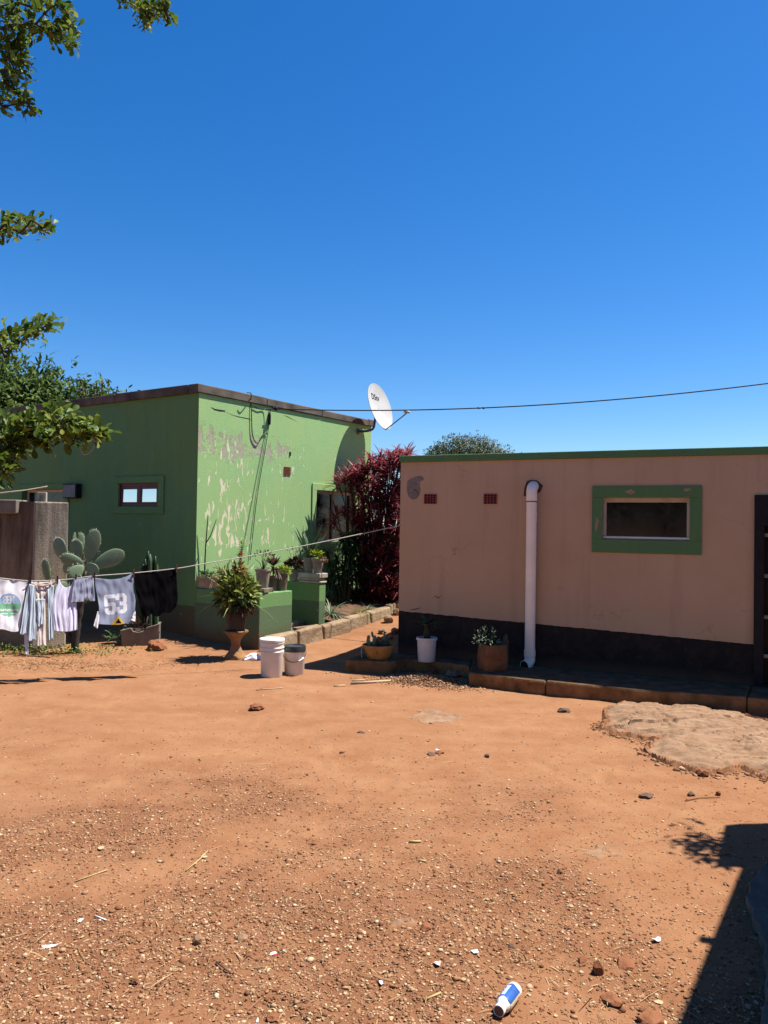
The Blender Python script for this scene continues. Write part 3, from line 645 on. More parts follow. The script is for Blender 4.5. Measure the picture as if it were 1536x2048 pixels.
# ================================================================== tan outbuilding
tb = thing('outbuilding', 'single-storey pinkish tan outbuilding with black plinth and green roof edge', 'building', CB, RB)
HB = FB.ony(803, 912).z; zb = HB-(FB.ony(803, 912).z-FB.ony(803, 925).z)*1.0; XB = 6.4; YB = 4.2
ww = recty(FB, 1206, 995, 1379, 1080); wo_ = recty(FB, 1185, 972, 1403, 1107); dr = (FB.ony(1509, 1000).x, FB.ony(1509, 1000).x+0.92, 0.13, FB.ony(1515, 990).z)
mb = MB(); panel(mb, fy, 0, XB, -0.2, zb, [ww, dr], 0.18); mb.build('wall', M['tan'], tb)
mb = MB(); mb.add([(0, 0, -.2), (0, YB, -.2), (0, YB, zb), (0, 0, zb)], [(0, 1, 2, 3)]); mb.add([(XB, 0, -.2), (XB, YB, -.2), (XB, YB, zb), (XB, 0, zb)], [(3, 2, 1, 0)])
mb.add([(0, YB, -.2), (XB, YB, -.2), (XB, YB, zb), (0, YB, zb)], [(3, 2, 1, 0)]); mb.build('wall', M['tan'], tb)
mb = MB(); mb.box((-0.012, -0.028, zb+0.001), (XB+0.03, YB+0.03, HB)); mb.build('roof_edge', M['green_trim'], tb, bevel=0.008)
mb = MB(); ringbox(mb, fy, wo_, ww, -0.018, 0.0); mb.build('window_surround', M['green_trim'], tb, bevel=0.004)
wd = MB(); inn = (ww[0]+.03, ww[1]-.03, ww[2]+.035, ww[3]-.05); ringbox(wd, fy, ww, inn, 0.035, 0.08); wf = wd.build('window', M['wood_pale'], tb, bevel=0.003)
wd = MB(); slab_fn(wd, fy, ww[0]+0.002, ww[1]-0.002, ww[2]+0.012, ww[2]+0.03, 0.02, 0.034); wd.build('glazing_bar', M['pvc'], wf)
g = MB(); slab_fn(g, fy, inn[0], inn[1], inn[2], inn[3], 0.06, 0.066); g.build('pane', M['glass'], wf)
a = FB.ony(861, 998); air_brick(tb, fy, a.x, a.z, 0.155, 0.115, 4, 4, M['red_vent'])
a = FB.ony(981, 998); air_brick(tb, fy, a.x, a.z, 0.155, 0.115, 4, 4, M['red_vent'])
def patch(name, f, pts, mat, parent, off=-0.004):
    L = [f.ony(*q) for q in pts]; mb = MB(); n = len(L)
    mb.add([(q.x, off, q.z) for q in L]+[(q.x, 0.002, q.z) for q in L], [tuple(range(n))[::-1]]+[(i, (i+1) % n, n+(i+1) % n, n+i) for i in range(n)]); return mb.build(name, mat, parent)
M['cement'] = plain('grey_cement_patch', (0.22, 0.18, 0.145), 0.95, 0.35, 16, 0.8, k=1)
patch('cement_patch', FB, [(815, 962), (822, 957), (832, 953), (842, 952), (848, 957), (846, 961), (840, 962), (839, 972), (841, 980), (838, 990), (833, 998), (825, 999), (817, 993), (814, 980)], M['cement'], tb)
mb = crack(FB, [(826, 979), (832, 980), (835, 984), (837, 990), (835, 996)], 0.006); [None for _ in ()]
mb.v = [(v[0], -0.0058, v[2]) for v in mb.v]; mb.build('crack', M['dark'], tb)
patch('chipped_plaster', FB, [(1047, 992), (1049, 975), (1054, 962), (1062, 960), (1074, 961), (1081, 967), (1086, 971), (1082, 982), (1073, 990), (1060, 994)], plain('broken_plaster', (0.09, 0.05, 0.035), 0.95, 0.5, 25, 0.8, k=1), tb)
crack(FB, [(820, 1220), (828, 1219), (838, 1217), (841, 1213)], 0.007).build('scuff', M['rock_dark'], tb)
crack(FB, [(866, 1196), (871, 1192), (876, 1196), (884, 1191)], 0.006).build('scuff', M['rock_dark'], tb)
for q in ([(1250, 983), (1262, 978), (1272, 984), (1262, 990)], [(1190, 1052), (1194, 1035), (1199, 1042), (1193, 1066)], [(1366, 980), (1376, 975), (1384, 979), (1374, 984)]):
    patch('flaked_paint', FB, q, plain('bare_plaster_flake', (0.36, 0.24, 0.15), 0.9, 0.3, 20, 0.4, k=1), tb, -0.0205)
# steel gate in the doorway
gt = MB(); ringbox(gt, fy, dr, (dr[0]+.09, dr[1]-.09, dr[2]+.03, dr[3]-.30), -0.02, 0.10); gf = gt.build('door_frame', M['black_iron'], tb, bevel=0.005)
for k in range(6):
    s = dr[0]+0.14+k*0.125; m2 = MB(); m2.tube([(s, 0.03, dr[2]+0.032), (s, 0.03, dr[3]-0.302)], 0.010, 8); m2.build('gate_bar', M['black_iron'], gf, True)
for z in (0.42, 0.80, 1.20, 1.60): m2 = MB(); m2.box((dr[0]+.092, 0.012, z), (dr[1]-.092, 0.02, z+0.035)); m2.build('gate_rail', M['steel'], gf)
m2 = MB(); slab_fn(m2, fy, dr[0]+.005, dr[1]-.005, dr[2]+.004, dr[3]-.004, 0.13, 0.15); m2.build('door_leaf', plain('dark_brown_door', (0.03, 0.016, 0.012), 0.5, 0.4, 6, 0.2), gf)
# downpipe
pa = FB.ony(1066, 974, -0.075); pb = FB.ony(1057, 1322, -0.075); xp = (pa.x+pb.x)/2; r = 0.056
zt = FB.ony(1066, 985, -0.075).z; zbm = FB.ony(1057, 1318, -0.075).z
dp = thing('drainpipe', 'fat white plastic drainpipe running down the tan wall', 'pipe', FB.wld((xp, 0, 0)), RB)
mb = MB(); el = [(0, -0.004-0.071*math.sin(t), zt+0.0+0.07*math.cos(t)) for t in np.linspace(0, math.pi/2, 9)]
mb.tube([(0, 0.05, zt+0.07)]+el+[(0, -0.075, zt-0.10)], r*1.06, 20); smooth_angle(mb.build('elbow', M['pvc'], dp))
mb = MB(); mb.tube([(0, -0.075, zt-0.104), (0, -0.075, zbm)], r, 20); smooth_angle(mb.build('pipe', M['pvc'], dp))
mb = MB(); zj = FB.ony(1061, 1028, -0.075).z; mb.tube([(0, -0.075, zj-0.006), (0, -0.075, zj+0.006)], r*1.07, 20); smooth_angle(mb.build('collar', M['pvc'], dp)); mb = MB(); mb.tube([(0, -0.075, zbm+0.03), (0, -0.075, zbm+0.10)], r*1.10, 20); smooth_angle(mb.build('collar', M['pvc'], dp)); mb = MB(); mb.tube([(0, -0.075, zt-0.104), (0, -0.075, zt-0.094)], r*1.075, 20); mb.build('seal', M['dark'], dp)
mb = MB(); sh_ = [(0, -0.075, zbm+0.03), (0, -0.075, zbm-0.015), (-0.008, -0.088, zbm-0.042), (-0.022, -0.118, zbm-0.058), (-0.038, -0.155, zbm-0.064)]; mb.tube(sh_, r*1.04, 20, False)
o = mb.build('shoe', M['pvc'], dp); smooth_angle(o); so = o.modifiers.new('solid', 'SOLIDIFY'); so.thickness = 0.005
mb = MB(); mb.lathe([(r*0.98, 0.0), (r*0.98, 0.004)], 18, (-0.034, -0.146, zbm-0.0625), ax=(-0.40, -0.91, -0.12)); mb.build('bore', M['dark'], o)

# ================================================================== apron of the outbuilding
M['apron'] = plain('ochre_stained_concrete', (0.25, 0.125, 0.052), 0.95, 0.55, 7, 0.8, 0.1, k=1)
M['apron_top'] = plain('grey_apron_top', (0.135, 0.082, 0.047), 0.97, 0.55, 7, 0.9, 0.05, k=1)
ap = thing('concrete_apron', 'ochre-stained concrete apron ledge, broken midway, along the tan wall', 'apron', CB, RB)
def apron_piece(pts, z=0.145):
    n = len(pts); mb = MB()
    mb.add([(p[0], p[1], -0.1) for p in pts]+[(p[0], p[1], z) for p in pts],
           [tuple(range(n))[::-1], tuple(range(n, 2*n))]+[(i, (i+1) % n, n+(i+1) % n, n+i) for i in range(n)])
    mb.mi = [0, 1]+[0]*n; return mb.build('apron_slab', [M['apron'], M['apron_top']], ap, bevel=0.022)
def rag(a, b, n):
    return [(a[0]+(b[0]-a[0])*i/n+random.uniform(-.02, .02), a[1]+(b[1]-a[1])*i/n+random.uniform(-.016, .016)) for i in range(1, n)]
def az(px, py, z=0.145): q = FB.onz(px, py, z); return (q.x, q.y)
e0 = az(690, 1319); e1 = az(782, 1323); e2 = az(938, 1344); e3 = az(1060, 1359); e4 = az(1300, 1381); e5 = az(1536, 1399)
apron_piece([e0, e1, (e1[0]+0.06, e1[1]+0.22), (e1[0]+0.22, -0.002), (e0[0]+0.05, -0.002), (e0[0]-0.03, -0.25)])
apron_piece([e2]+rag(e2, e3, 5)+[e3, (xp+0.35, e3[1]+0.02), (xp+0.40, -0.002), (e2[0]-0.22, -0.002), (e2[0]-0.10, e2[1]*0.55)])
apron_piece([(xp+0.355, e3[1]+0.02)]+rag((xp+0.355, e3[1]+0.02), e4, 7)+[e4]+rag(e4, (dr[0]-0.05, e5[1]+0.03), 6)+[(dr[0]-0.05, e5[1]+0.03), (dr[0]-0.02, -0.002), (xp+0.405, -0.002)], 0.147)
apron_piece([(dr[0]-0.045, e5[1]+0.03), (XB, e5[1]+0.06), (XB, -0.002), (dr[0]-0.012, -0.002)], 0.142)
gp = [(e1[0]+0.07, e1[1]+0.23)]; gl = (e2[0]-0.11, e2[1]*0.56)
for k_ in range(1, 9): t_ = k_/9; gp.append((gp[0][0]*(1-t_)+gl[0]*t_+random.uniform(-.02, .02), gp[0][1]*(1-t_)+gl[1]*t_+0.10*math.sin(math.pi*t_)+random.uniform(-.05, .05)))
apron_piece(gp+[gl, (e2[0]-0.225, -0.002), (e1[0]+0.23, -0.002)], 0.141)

# ================================================================== satellite dish
sh = FG.wld(FG.ony(700, 905)); kbest = min(np.linspace(0.1, 1.2, 400), key=lambda k: abs(proj(sh+SUN*k)[0]-766))
DC = sh+SUN*kbest; DC.z -= 0.235
dn = Vector((0.84, -0.46, 0.27)).normalized()
DM = dn.to_track_quat('Z', 'Y').to_matrix()
sd = thing('satellite_dish', 'white satellite dish with grey pole, bracketed to the top of the green wall', 'satellite dish', (DC.x, DC.y, DC.z))
RD = 0.385*1.03
M['dish'] = plain('white_dish_enamel', (0.74, 0.73, 0.71), 0.55, 0.12, 5, 0.04, 0.3, k=.55)
para = lambda r: 0.30*r*r-0.30*RD*RD
mb = MB(); nr = 14
prof = [(RD*i/nr, para(RD*i/nr)) for i in range(nr+1)]
back = [(RD+0.004, 0.002), (RD+0.006, -0.006), (RD-0.004, -0.012)]+[(RD*i/nr, para(RD*i/nr)-0.012) for i in range(nr-1, -1, -1)]
pr = [(r, z) for r, z in prof]+back
vsd = []; n = 48
for r, z in pr:
    for k in range(n):
        a = 2*math.pi*k/n; vsd.append(DM @ Vector((max(r, 1e-3)*math.cos(a), 1.06*max(r, 1e-3)*math.sin(a), z)))
fsd = [(i*n+k, i*n+(k+1) % n, (i+1)*n+(k+1) % n, (i+1)*n+k) for i in range(len(pr)-1) for k in range(n)]
mb.add(vsd, fsd); rf = mb.build('reflector', M['dish'], sd, True)
cu = bpy.data.curves.new('dish_lettering', 'FONT'); cu.body = 'DStv'; cu.size = 0.15; cu.align_x = 'CENTER'; cu.align_y = 'CENTER'; cu.resolution_u = 4; cu.offset = 0.002
to = bpy.data.objects.new('tmp_text', cu); COL.objects.link(to); bpy.context.view_layer.update()
tm = bpy.data.meshes.new_from_object(to); bpy.data.objects.remove(to); bpy.data.curves.remove(cu)
# reflector's own 'right' and 'up' as seen from the front
up = (Vector((0, 0, 1))-dn*dn.z).normalized(); rt = up.cross(dn)
for v in tm.vertices:
    q = rt*(v.co.x-0.06)+up*(v.co.y+0.17); lr = DM.transposed() @ q
    v.co = q+dn*(para(min(RD, math.hypot(lr.x, lr.y/1.06)))+0.003)
link('lettering', tm, plain('black_lettering', (0.02, 0.02, 0.03), 0.5, 0.1, 5, 0), sd)
W0 = FG.wld(FG.ony(716, 863)); Rl = lambda p: Vector(p)-DC
wn = FG.vec((0, -1, 0)); bk = DC-dn*0.10+up*(-0.05)
M['dishsteel'] = plain('painted_grey_steel', (0.13, 0.15, 0.19), 0.45, 0.2, 20, 0.05, 0.5, 0.3)
el = smooth_path([W0+wn*0.0, W0+wn*0.22, W0+wn*0.33+Vector((0, 0, 0.04)), W0+wn*0.36+Vector((0, 0, 0.16)), Vector((bk.x, bk.y, bk.z-0.02)), bk+Vector((0, 0, 0.04))], 6)
mb = MB(); mb.tube([Rl(p) for p in el], 0.021, 12); mb.build('mount_pole', M['dishsteel'], sd, True)
mb = MB(); c0 = Rl(W0); mb.tube([c0+wn*0.004, c0+wn*0.012], 0.055, 12); mb.build('wall_plate', M['dishsteel'], sd, True); mb = MB(); mb.tube([Rl(bk)-Vector((0, 0, .07)), Rl(bk)+Vector((0, 0, 0.07))], 0.035, 10); mb.build('bracket', M['dishsteel'], sd, True); mb = MB(); mb.tube([Rl(bk), dn*(para(0.0)-0.016)], 0.03, 10); mb.build('clamp', M['dishsteel'], sd, True)
foot = -up*(RD*1.05)+dn*-0.01; lp = foot+dn*0.47+up*0.16
mb = MB(); mb.tube([foot+up*0.16-dn*0.06, foot+up*0.03-dn*0.035, foot-up*0.012+dn*0.0, foot-up*0.004+dn*0.05, lp-up*0.03], 0.0105, 8); mb.build('feed_arm', M['dishsteel'], sd, True)
fd = (-lp+dn*0.0).normalized()
mb = MB(); mb.lathe([(0.020, -0.07), (0.026, -0.02), (0.026, 0.0), (0.034, 0.006), (0.034, 0.03), (0.02, 0.036)], 14, lp, ax=fd); mb.tube([lp-up*0.035, lp+up*0.005], 0.016, 8); mb.build('feed_horn', M['dish'], sd, True)

# ================================================================== left concrete wall
def mat_streaked(name, a, b, dk):
    m = Mat(name); v = m.map(); o = m.sep(v); st1 = m.noise(m.map((4.5, 4.5, 0.45)), 1.8, 7, 0.65, 0.4); bl = m.noise(v, 5, 7, 0.7)
    c = m.mix(m.ramp(bl, [(0.35, 0.0), (0.65, 1.0)]), a, b); zz = m.math('ADD', m.math('MULTIPLY', o[2], 0.16), st1)
    c = m.mix(m.math('MULTIPLY', m.ramp(zz, [(0.60, 0.0), (0.86, 1.0)]), 0.85), c, dk); c = m.mix(m.math('MULTIPLY', m.ramp(m.noise(v, 40, 4), [(0.55, 0.0), (0.7, 1.0)]), 0.35), c, dk)
    m.color(c).rough(0.92, 0.15).bump(m.math('ADD', bl, m.noise(v, 45, 5)), 0.5, 0.008); return m.m
M['conc_old'] = mat_streaked('stained_render', (0.29, 0.25, 0.185), (0.38, 0.33, 0.25), (0.06, 0.052, 0.042))
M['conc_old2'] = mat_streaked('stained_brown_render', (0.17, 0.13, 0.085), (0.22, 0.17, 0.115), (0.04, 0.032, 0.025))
pc = PG(62, 1300); nB = Vector((0.48, -0.877, 0)); tB = Vector((0.877, 0.48, 0))
cwt = thing('concrete_wall', 'old streaked concrete wall with a lighter end pier, beside the prickly pear', 'wall', pc, math.atan2(tB.y, tB.x))
FC = Frame(Vector((pc.x, pc.y, 0)), math.atan2(tB.y, tB.x))
tz = FC.ony(64, 1003).z; xr = FC.ony(136, 1080).x
mb = MB(); mb.box((0, 0, -0.3), (xr, 0.36, tz)); mb.build('pier', M['conc_old'], cwt, bevel=0.018, seg=3)
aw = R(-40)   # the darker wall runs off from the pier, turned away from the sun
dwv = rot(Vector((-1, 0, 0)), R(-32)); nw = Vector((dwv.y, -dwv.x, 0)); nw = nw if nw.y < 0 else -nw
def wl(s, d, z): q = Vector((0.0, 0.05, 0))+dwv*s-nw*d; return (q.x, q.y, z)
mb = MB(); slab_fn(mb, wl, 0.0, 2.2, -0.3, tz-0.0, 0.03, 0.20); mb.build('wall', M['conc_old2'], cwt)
mb = MB(); slab_fn(mb, wl, 0.21, 2.25, tz-0.16, tz+0.02, -0.05, 0.24); mb.build('coping', M['conc'], cwt, bevel=0.015)
q = FC.ony(84, 1001, 0.15); mb = MB()
for a, b in (((-0.055, -0.03, 0), (-0.025, 0.05, 0.125)), ((0.025, -0.03, 0), (0.055, 0.05, 0.125)), ((-0.025, -0.03, 0.09), (0.025, 0.05, 0.125))): mb.box(a, b)
o = mb.build('clay_block', plain('pale_block', (0.55, 0.50, 0.42), 0.9, 0.3, 20, 0.4), None, bevel=0.004); o.location = FC.wld((q.x, 0.16, tz+0.002)); o.rotation_euler = (0, 0, 0.2)
tag(o, 'small hollow pale block standing on top of the concrete pier', 'block')
mb = MB(); mb.tube(smooth_path([PY(-30, 990, 10.1), PY(20, 984, 10.15), PY(55, 980, 10.25), PY(95, 973, 10.35)], 4), 0.010, 6)
mb.tube([PY(-30, 990, 10.1), PY(-34, 1012, 10.1)], 0.01, 6); tag(mb.build('bent_stick', plain('pale_dry_wood', (0.5, 0.42, 0.32), 0.8, 0.3, 20, 0.2), None, True), 'thin pale bent stick poking up over the concrete wall', 'stick')

# ================================================================== clothesline and washing
A0 = FB.wld(FB.ony(800, 1051)); B0 = PY(-60, 1150, 8.05)
ld = Vector((B0.x-A0.x, B0.y-A0.y, 0)).normalized(); lnrm = Vector((-ld.y, ld.x, 0)); lnrm = lnrm if lnrm.y < 0 else -lnrm
def LP(px, py, off=0.0): return hit(px, py, A0+lnrm*off, lnrm)
lpts = [(-60, 1150), (-20, 1154), (58, 1162), (118, 1160), (151, 1157), (188, 1152), (268, 1146), (353, 1137)]
lw3 = [LP(*p) for p in lpts]; e = LP(353, 1137)
for k in range(1, 13): t = k/12; q = e.lerp(A0, t); q.z -= 0.02*math.sin(math.pi*t); lw3.append(q)
mb = MB(); mb.tube(smooth_path(lw3, 3), 0.0055, 6); tag(mb.build('clothesline', plain('white_cord', (0.72, 0.68, 0.58), 0.7, 0.1, 30, 0.1), None, True), 'white cord clothesline tied from the tan building across the yard', 'clothesline')
# post carrying its far end, just past the concrete wall
pe = LP(-60, 1150); mb = MB(); mb.tube([(pe.x-0.03, pe.y, -0.3), (pe.x-0.03, pe.y, pe.z+0.15)], 0.04, 10); tag(mb.build('line_post', M['rock_dark'], None, True), 'rough wooden post holding the far end of the clothesline', 'post')

def fabric(name, c, var=0.12, weave=220, spec=0.12):
    c = lerp(c, .88); m = Mat(name); v = m.map(); f = m.noise(v, 6, 5, 0.6)
    col = m.mix(f, lerp(c, 1-var), lerp(c, 1+var*0.5)); m.color(col).rough(0.95, spec)
    m.bump(m.math('ADD', m.noise(v, weave, 2), m.math('MULTIPLY', m.noise(m.map((1, 1, 0.35)), 18, 5), 3.0)), 0.25, 0.004)
    tr = m.n('ShaderNodeBsdfTranslucent'); mx = m.n('ShaderNodeMixShader'); mx.inputs[0].default_value = 0.18
    m.l(col, tr.inputs[0]); m.l(m.b.outputs[0], mx.inputs[1]); m.l(tr.outputs[0], mx.inputs[2]); m.l(mx.outputs[0], m.out.inputs[0]); return m.m
M['c_white'] = fabric('white_cotton', (0.86, 0.84, 0.87), 0.04); M['c_lav'] = fabric('lavender_cotton', (0.76, 0.73, 0.88), 0.06)
M['c_grey'] = fabric('blue_grey_jersey', (0.30, 0.33, 0.44), 0.1); M['c_grey2'] = fabric('slate_grey_cotton', (0.36, 0.38, 0.49), 0.1)
M['c_black'] = fabric('black_knit', (0.006, 0.0055, 0.0065), 0.2, spec=0.0); M['c_denim'] = fabric('washed_denim', (0.52, 0.60, 0.68), 0.12)
M['c_pink'] = fabric('faded_pink_denim', (0.70, 0.60, 0.54), 0.1); M['c_yel'] = fabric('yellow_rib', (0.66, 0.40, 0.05), 0.1)
M['p_white'] = fabric('white_print', (0.74, 0.74, 0.77), 0.04); M['p_blue'] = fabric('blue_print', (0.30, 0.40, 0.58), 0.1); M['p_green'] = fabric('green_print', (0.20, 0.45, 0.27), 0.1)

def along(P, v):
    d = [0]
    for a, b in zip(P[:-1], P[1:]): d.append(d[-1]+math.hypot(b[0]-a[0], b[1]-a[1]))
    x = v*d[-1]
    return np.interp(x, d, [p[0] for p in P]), np.interp(x, d, [p[1] for p in P])
def cloth(name, Le, Re, mats, top=None, bot=None, fold=(5, 0.02), sel=None, drop=None, nu=60, nv=60, off=0.0, parent=None, org=None, seed=0.0, topamp=0.3, lean=0.30):
    V = []; px_ = []; idx = {}
    for j in range(nv+1):
        v = j/nv; l = along(Le, v); r_ = along(Re, v)
        for i in range(nu+1):
            u = i/nu; x = l[0]*(1-u)+r_[0]*u; y = l[1]*(1-u)+r_[1]*u
            if top: y += top(u)*(1-v)**1.5
            if bot: y += bot(u)*v**2
            k, amp = fold
            ph = seed*3.1+0.8*math.sin(3*v+seed)
            wv = u+.10*mnoise.noise((u*2.2+seed, v*1.6, seed*2)); e_ = .35+.65*abs(mnoise.noise((u*1.7+seed*3, v*1.3, 9.1)))*2
            d = amp*(topamp+(1-topamp)*v)*e_*(0.55*math.sin(2*math.pi*k*wv+ph)+0.8*mnoise.noise((u*k*2.3+seed*7, v*1.1, seed))) + amp*0.9*mnoise.noise((u*3+v*2+seed*5, v*3-u, seed)) + amp*.35*mnoise.noise((u*k*5, v*4, seed+3))
            hg = max(0.0, np.interp(x, [p_[0] for p_ in lpts], [LP(*p_).z for p_ in lpts])-LP(x, y).z); q = LP(x, y, off+hg*lean)+lnrm*d; V.append(q); px_.append((x, y))
    F = []; mi = []
    for j in range(nv):
        for i in range(nu):
            a = j*(nu+1)+i; cx = (px_[a][0]+px_[a+nu+2][0])/2; cy = (px_[a][1]+px_[a+nu+2][1])/2; u = (i+.5)/nu; v = (j+.5)/nv
            if drop and drop(cx, cy, u, v): continue
            F.append((a, a+nu+1, a+nu+2, a+1)); mi.append(sel(cx, cy, u, v) if sel else 0)
    used = sorted({q for f in F for q in f}); rm = {q: i for i, q in enumerate(used)}
    if org is None: org = Vector((sum(p.x for p in V)/len(V), sum(p.y for p in V)/len(V), min(p.z for p in V)))
    me = bpy.data.meshes.new(name); me.from_pydata([tuple(V[q]-org) for q in used], [], [tuple(rm[q] for q in f) for f in F]); me.update()
    for mm in mats: me.materials.append(M[mm])
    me.polygons.foreach_set('material_index', mi)
    o = link(name, me, None, parent, True)
    if parent is None: o.location = org
    s = o.modifiers.new('solid', 'SOLIDIFY'); s.thickness = 0.003; s.offset = 0
    return o, org
BITS = {'B': ('.###', '#..#', '#..#', '.###', '#..#', '#..#', '.###'), 'E': ('###', '#..', '#..', '###', '#..', '#..', '###'), 'K': ('#..#', '#..#', '#.#.', '##..', '#.#.', '#..#', '#..#')}
def tee_print(x, y, u, v):
    cx, cy, r_ = 18.5, 1210.5, 23.5; d = math.hypot(x-cx, y-cy)
    if d > r_: return 0
    if 1192 < y < 1207.5:
        for ch, x0, w in (('B', 6.5, 7.0), ('E', 14.0, 5.5), ('K', 20.5, 8.5)):
            if x0 <= x < x0+w:
                bm_ = BITS[ch]; row = bm_[min(6, int((y-1192)/15.5*7))]; c_ = row[min(len(row)-1, int((x-x0)/w*len(row)))]
                if c_ == '#': return 3
    if 1218 < y < 1222.5 and abs(x-cx) < 19:   # the line of small capitals, too worn to read
        k = (x-cx+19)/3.45; fr = k % 1.0
        if fr < 0.78 and (fr < 0.28 or (int(k)*7+int((y-1218)/1.5)) % 3 != 1): return 3
    if y > 1226 and 3 < abs(x-cx) < 16 and int((y-1226)/2.6) % 2 == 0: return 3
    return 1 if y < 1207.5 else 2
o, _ = cloth('t_shirt', [(-44, 1151), (-42, 1200), (-40, 1262)], [(58, 1162), (50, 1182), (45, 1220), (38, 1261)], ['c_white', 'p_blue', 'p_green', 'p_white'],
     top=lambda u: 3*math.sin(math.pi*u), bot=lambda u: 3*math.sin(9*u), fold=(1.6, 0.020), sel=tee_print, nu=150, nv=150, seed=1.0)
tag(o, 'white T-shirt with a round blue and green print pegged on the line', 't-shirt')
# dungarees: waist, pocket panels, four hanging leg and strap pieces
dg_o = LP(80, 1163); dg = thing('dungarees', 'faded pink and pale denim dungarees hanging by the waistband', 'dungarees', LP(80, 1295))
og = LP(80, 1295)
cloth('waist', [(60, 1163), (62, 1185), (66, 1206)], [(110, 1160), (107, 1185), (104, 1206)], ['c_pink'], top=lambda u: 3*math.sin(math.pi*u), fold=(5, 0.014), nu=44, nv=30, parent=dg, org=og, seed=2, topamp=0.6)
cloth('waistband', [(61, 1164), (62, 1171)], [(110, 1161), (108.5, 1167)], ['c_pink'], top=lambda u: 4*math.sin(math.pi*u), bot=lambda u: 4*math.sin(math.pi*u), fold=(3, 0.006), nu=30, nv=5, off=0.02, parent=dg, org=og, seed=2)
for nm, Le, Re, mt, of, sd_ in (('trouser_leg', [(57, 1168), (50, 1200), (40, 1268)], [(62, 1168), (61, 1215), (56, 1270)], 'c_denim', 0.02, 3.0),
                      ('trouser_leg', [(61, 1168), (60, 1215), (57, 1281)], [(70, 1172), (73, 1220), (72, 1281)], 'c_denim', 0.035, 4.0),
                      ('trouser_leg', [(71, 1198), (73, 1230), (73, 1291)], [(90, 1198), (91, 1230), (92, 1292)], 'c_pink', 0.03, 5.0),
                      ('bib_panel', [(73, 1199), (74, 1220), (76, 1252)], [(89, 1198), (88, 1225), (87, 1250)], 'c_denim', 0.045, 5.6),
                      ('trouser_leg', [(94, 1180), (96, 1215), (98, 1280)], [(108, 1170), (106, 1220), (107, 1279)], 'c_denim', 0.02, 6.0)):
    cloth(nm, Le, Re, [mt], bot=lambda u: 2*math.sin(7*u), fold=(2.2, 0.011), nu=26, nv=50, off=of, parent=dg, org=og, seed=sd_)
for px, py in ((55.3, 1222), (55.5, 1235)):
    q = LP(px, py, 0.055)-og; mb = MB(); mb.tube([q, q+lnrm*0.006], 0.009, 8); mb.build('button', M['steel'], dg)
o, _ = cloth('cloth_strip', [(48.5, 1262), (49, 1290), (52, 1309)], [(57, 1262), (57, 1290), (58, 1311)], ['c_white'], fold=(1, 0.008), nu=10, nv=30, off=-0.01, seed=7)
tag(o, 'narrow white cloth strip trailing almost to the ground below the washing', 'cloth')
o, _ = cloth('tank_top', [(117, 1160), (111, 1180), (107, 1200), (106, 1222), (109, 1262)], [(150, 1157), (151, 1178), (153, 1205), (154, 1230), (154, 1260)], ['c_lav'],
     top=lambda u: 17*max(0, math.sin(math.pi*(u*1.16-0.08)))**0.7, fold=(5, 0.0085), bot=lambda u: 3*math.sin(math.pi*u), nu=60, nv=60, seed=8, off=0.01, topamp=0.25)
tag(o, 'lavender sleeveless tank top with a scooped neck on the line', 'tank top')
o, _ = cloth('shorts', [(150, 1158), (145, 1180), (142, 1205)], [(187, 1152), (188, 1175), (190, 1202)], ['c_grey2'], top=lambda u: 1.5*math.sin(math.pi*u), fold=(4, 0.009), off=0.03, seed=9,
     drop=lambda x, y, u, v: v > 0.80 and abs(u-0.66) < 0.13*(v-0.80)/0.20+0.01, nu=60, nv=50)
tag(o, 'slate grey shorts pegged between the tank top and the numbered shirt', 'shorts')
def dig5(a, b):
    if a < 0 or a > 1 or b < 0 or b > 1: return False
    if (a+b*1.4 < 0.10) or ((1-a)+(1-b)*1.4 < 0.22) or (a+(1-b)*1.4 < 0.22): return False
    if b < .19: return True
    if a < .32 and b < .56: return True
    if .40 < b < .58 and (1-a)+(b-.40)*1.4 > 0.14: return True if a < 1 else False
    if a > .66 and .45 < b < .92: return True
    if b > .81: return True
    return a < .34 and b > .68
def dig3(a, b):
    if a < 0 or a > 1 or b < 0 or b > 1: return False
    if (a+b*1.4 < 0.20) or ((1-a)+(1-b)*1.4 < 0.22) or (a+(1-b)*1.4 < 0.22) or ((1-a)+b*1.4 < 0.22): return False
    if b < .19 or b > .81: return True
    if a > .66 and abs(b-.5) > .04: return True
    if .41 < b < .59 and .36 < a < .93: return True
    return a < .33 and (b < .33 or b > .67)
def print53(x, y, u, v):
    sk = (x-230)*0.07
    if dig5((x-207.5-(y-1188)*0.06)/23, (y+sk-1188.5)/40): return 1
    if dig3((x-230.5-(y-1186)*0.04)/22.5, (y+sk-1187.5)/40): return 1
    # ribbed neckline
    ax, ay = 236.5, 1233
    if y > ay and abs(x-ax) < (y-ay)*0.80+1.5 and y < 1256: return 2
    return 0
o, og = cloth('jersey', [(188, 1157), (193, 1185), (198, 1213), (198, 1248)], [(266, 1148), (268, 1180), (271, 1202), (268, 1243)], ['c_grey', 'p_white', 'c_yel'], top=lambda u: 7*math.sin(math.pi*u**1.2), bot=lambda u: 4*math.sin(math.pi*u),
     fold=(1.7, 0.018), sel=print53, drop=lambda x, y, u, v: y > 1237 and abs(x-237) < (y-1237)*0.62 and y < 1247, nu=130, nv=130, seed=10.4)
tag(o, 'blue-grey jersey with a large white number 53 and yellow neck rib', 'jersey')
cloth('sleeve', [(195, 1223), (190, 1240), (187, 1252)], [(199, 1222), (198, 1240), (195, 1258)], ['c_white'], fold=(1, .006), nu=8, nv=16, off=0.01, parent=o, org=og, seed=1)
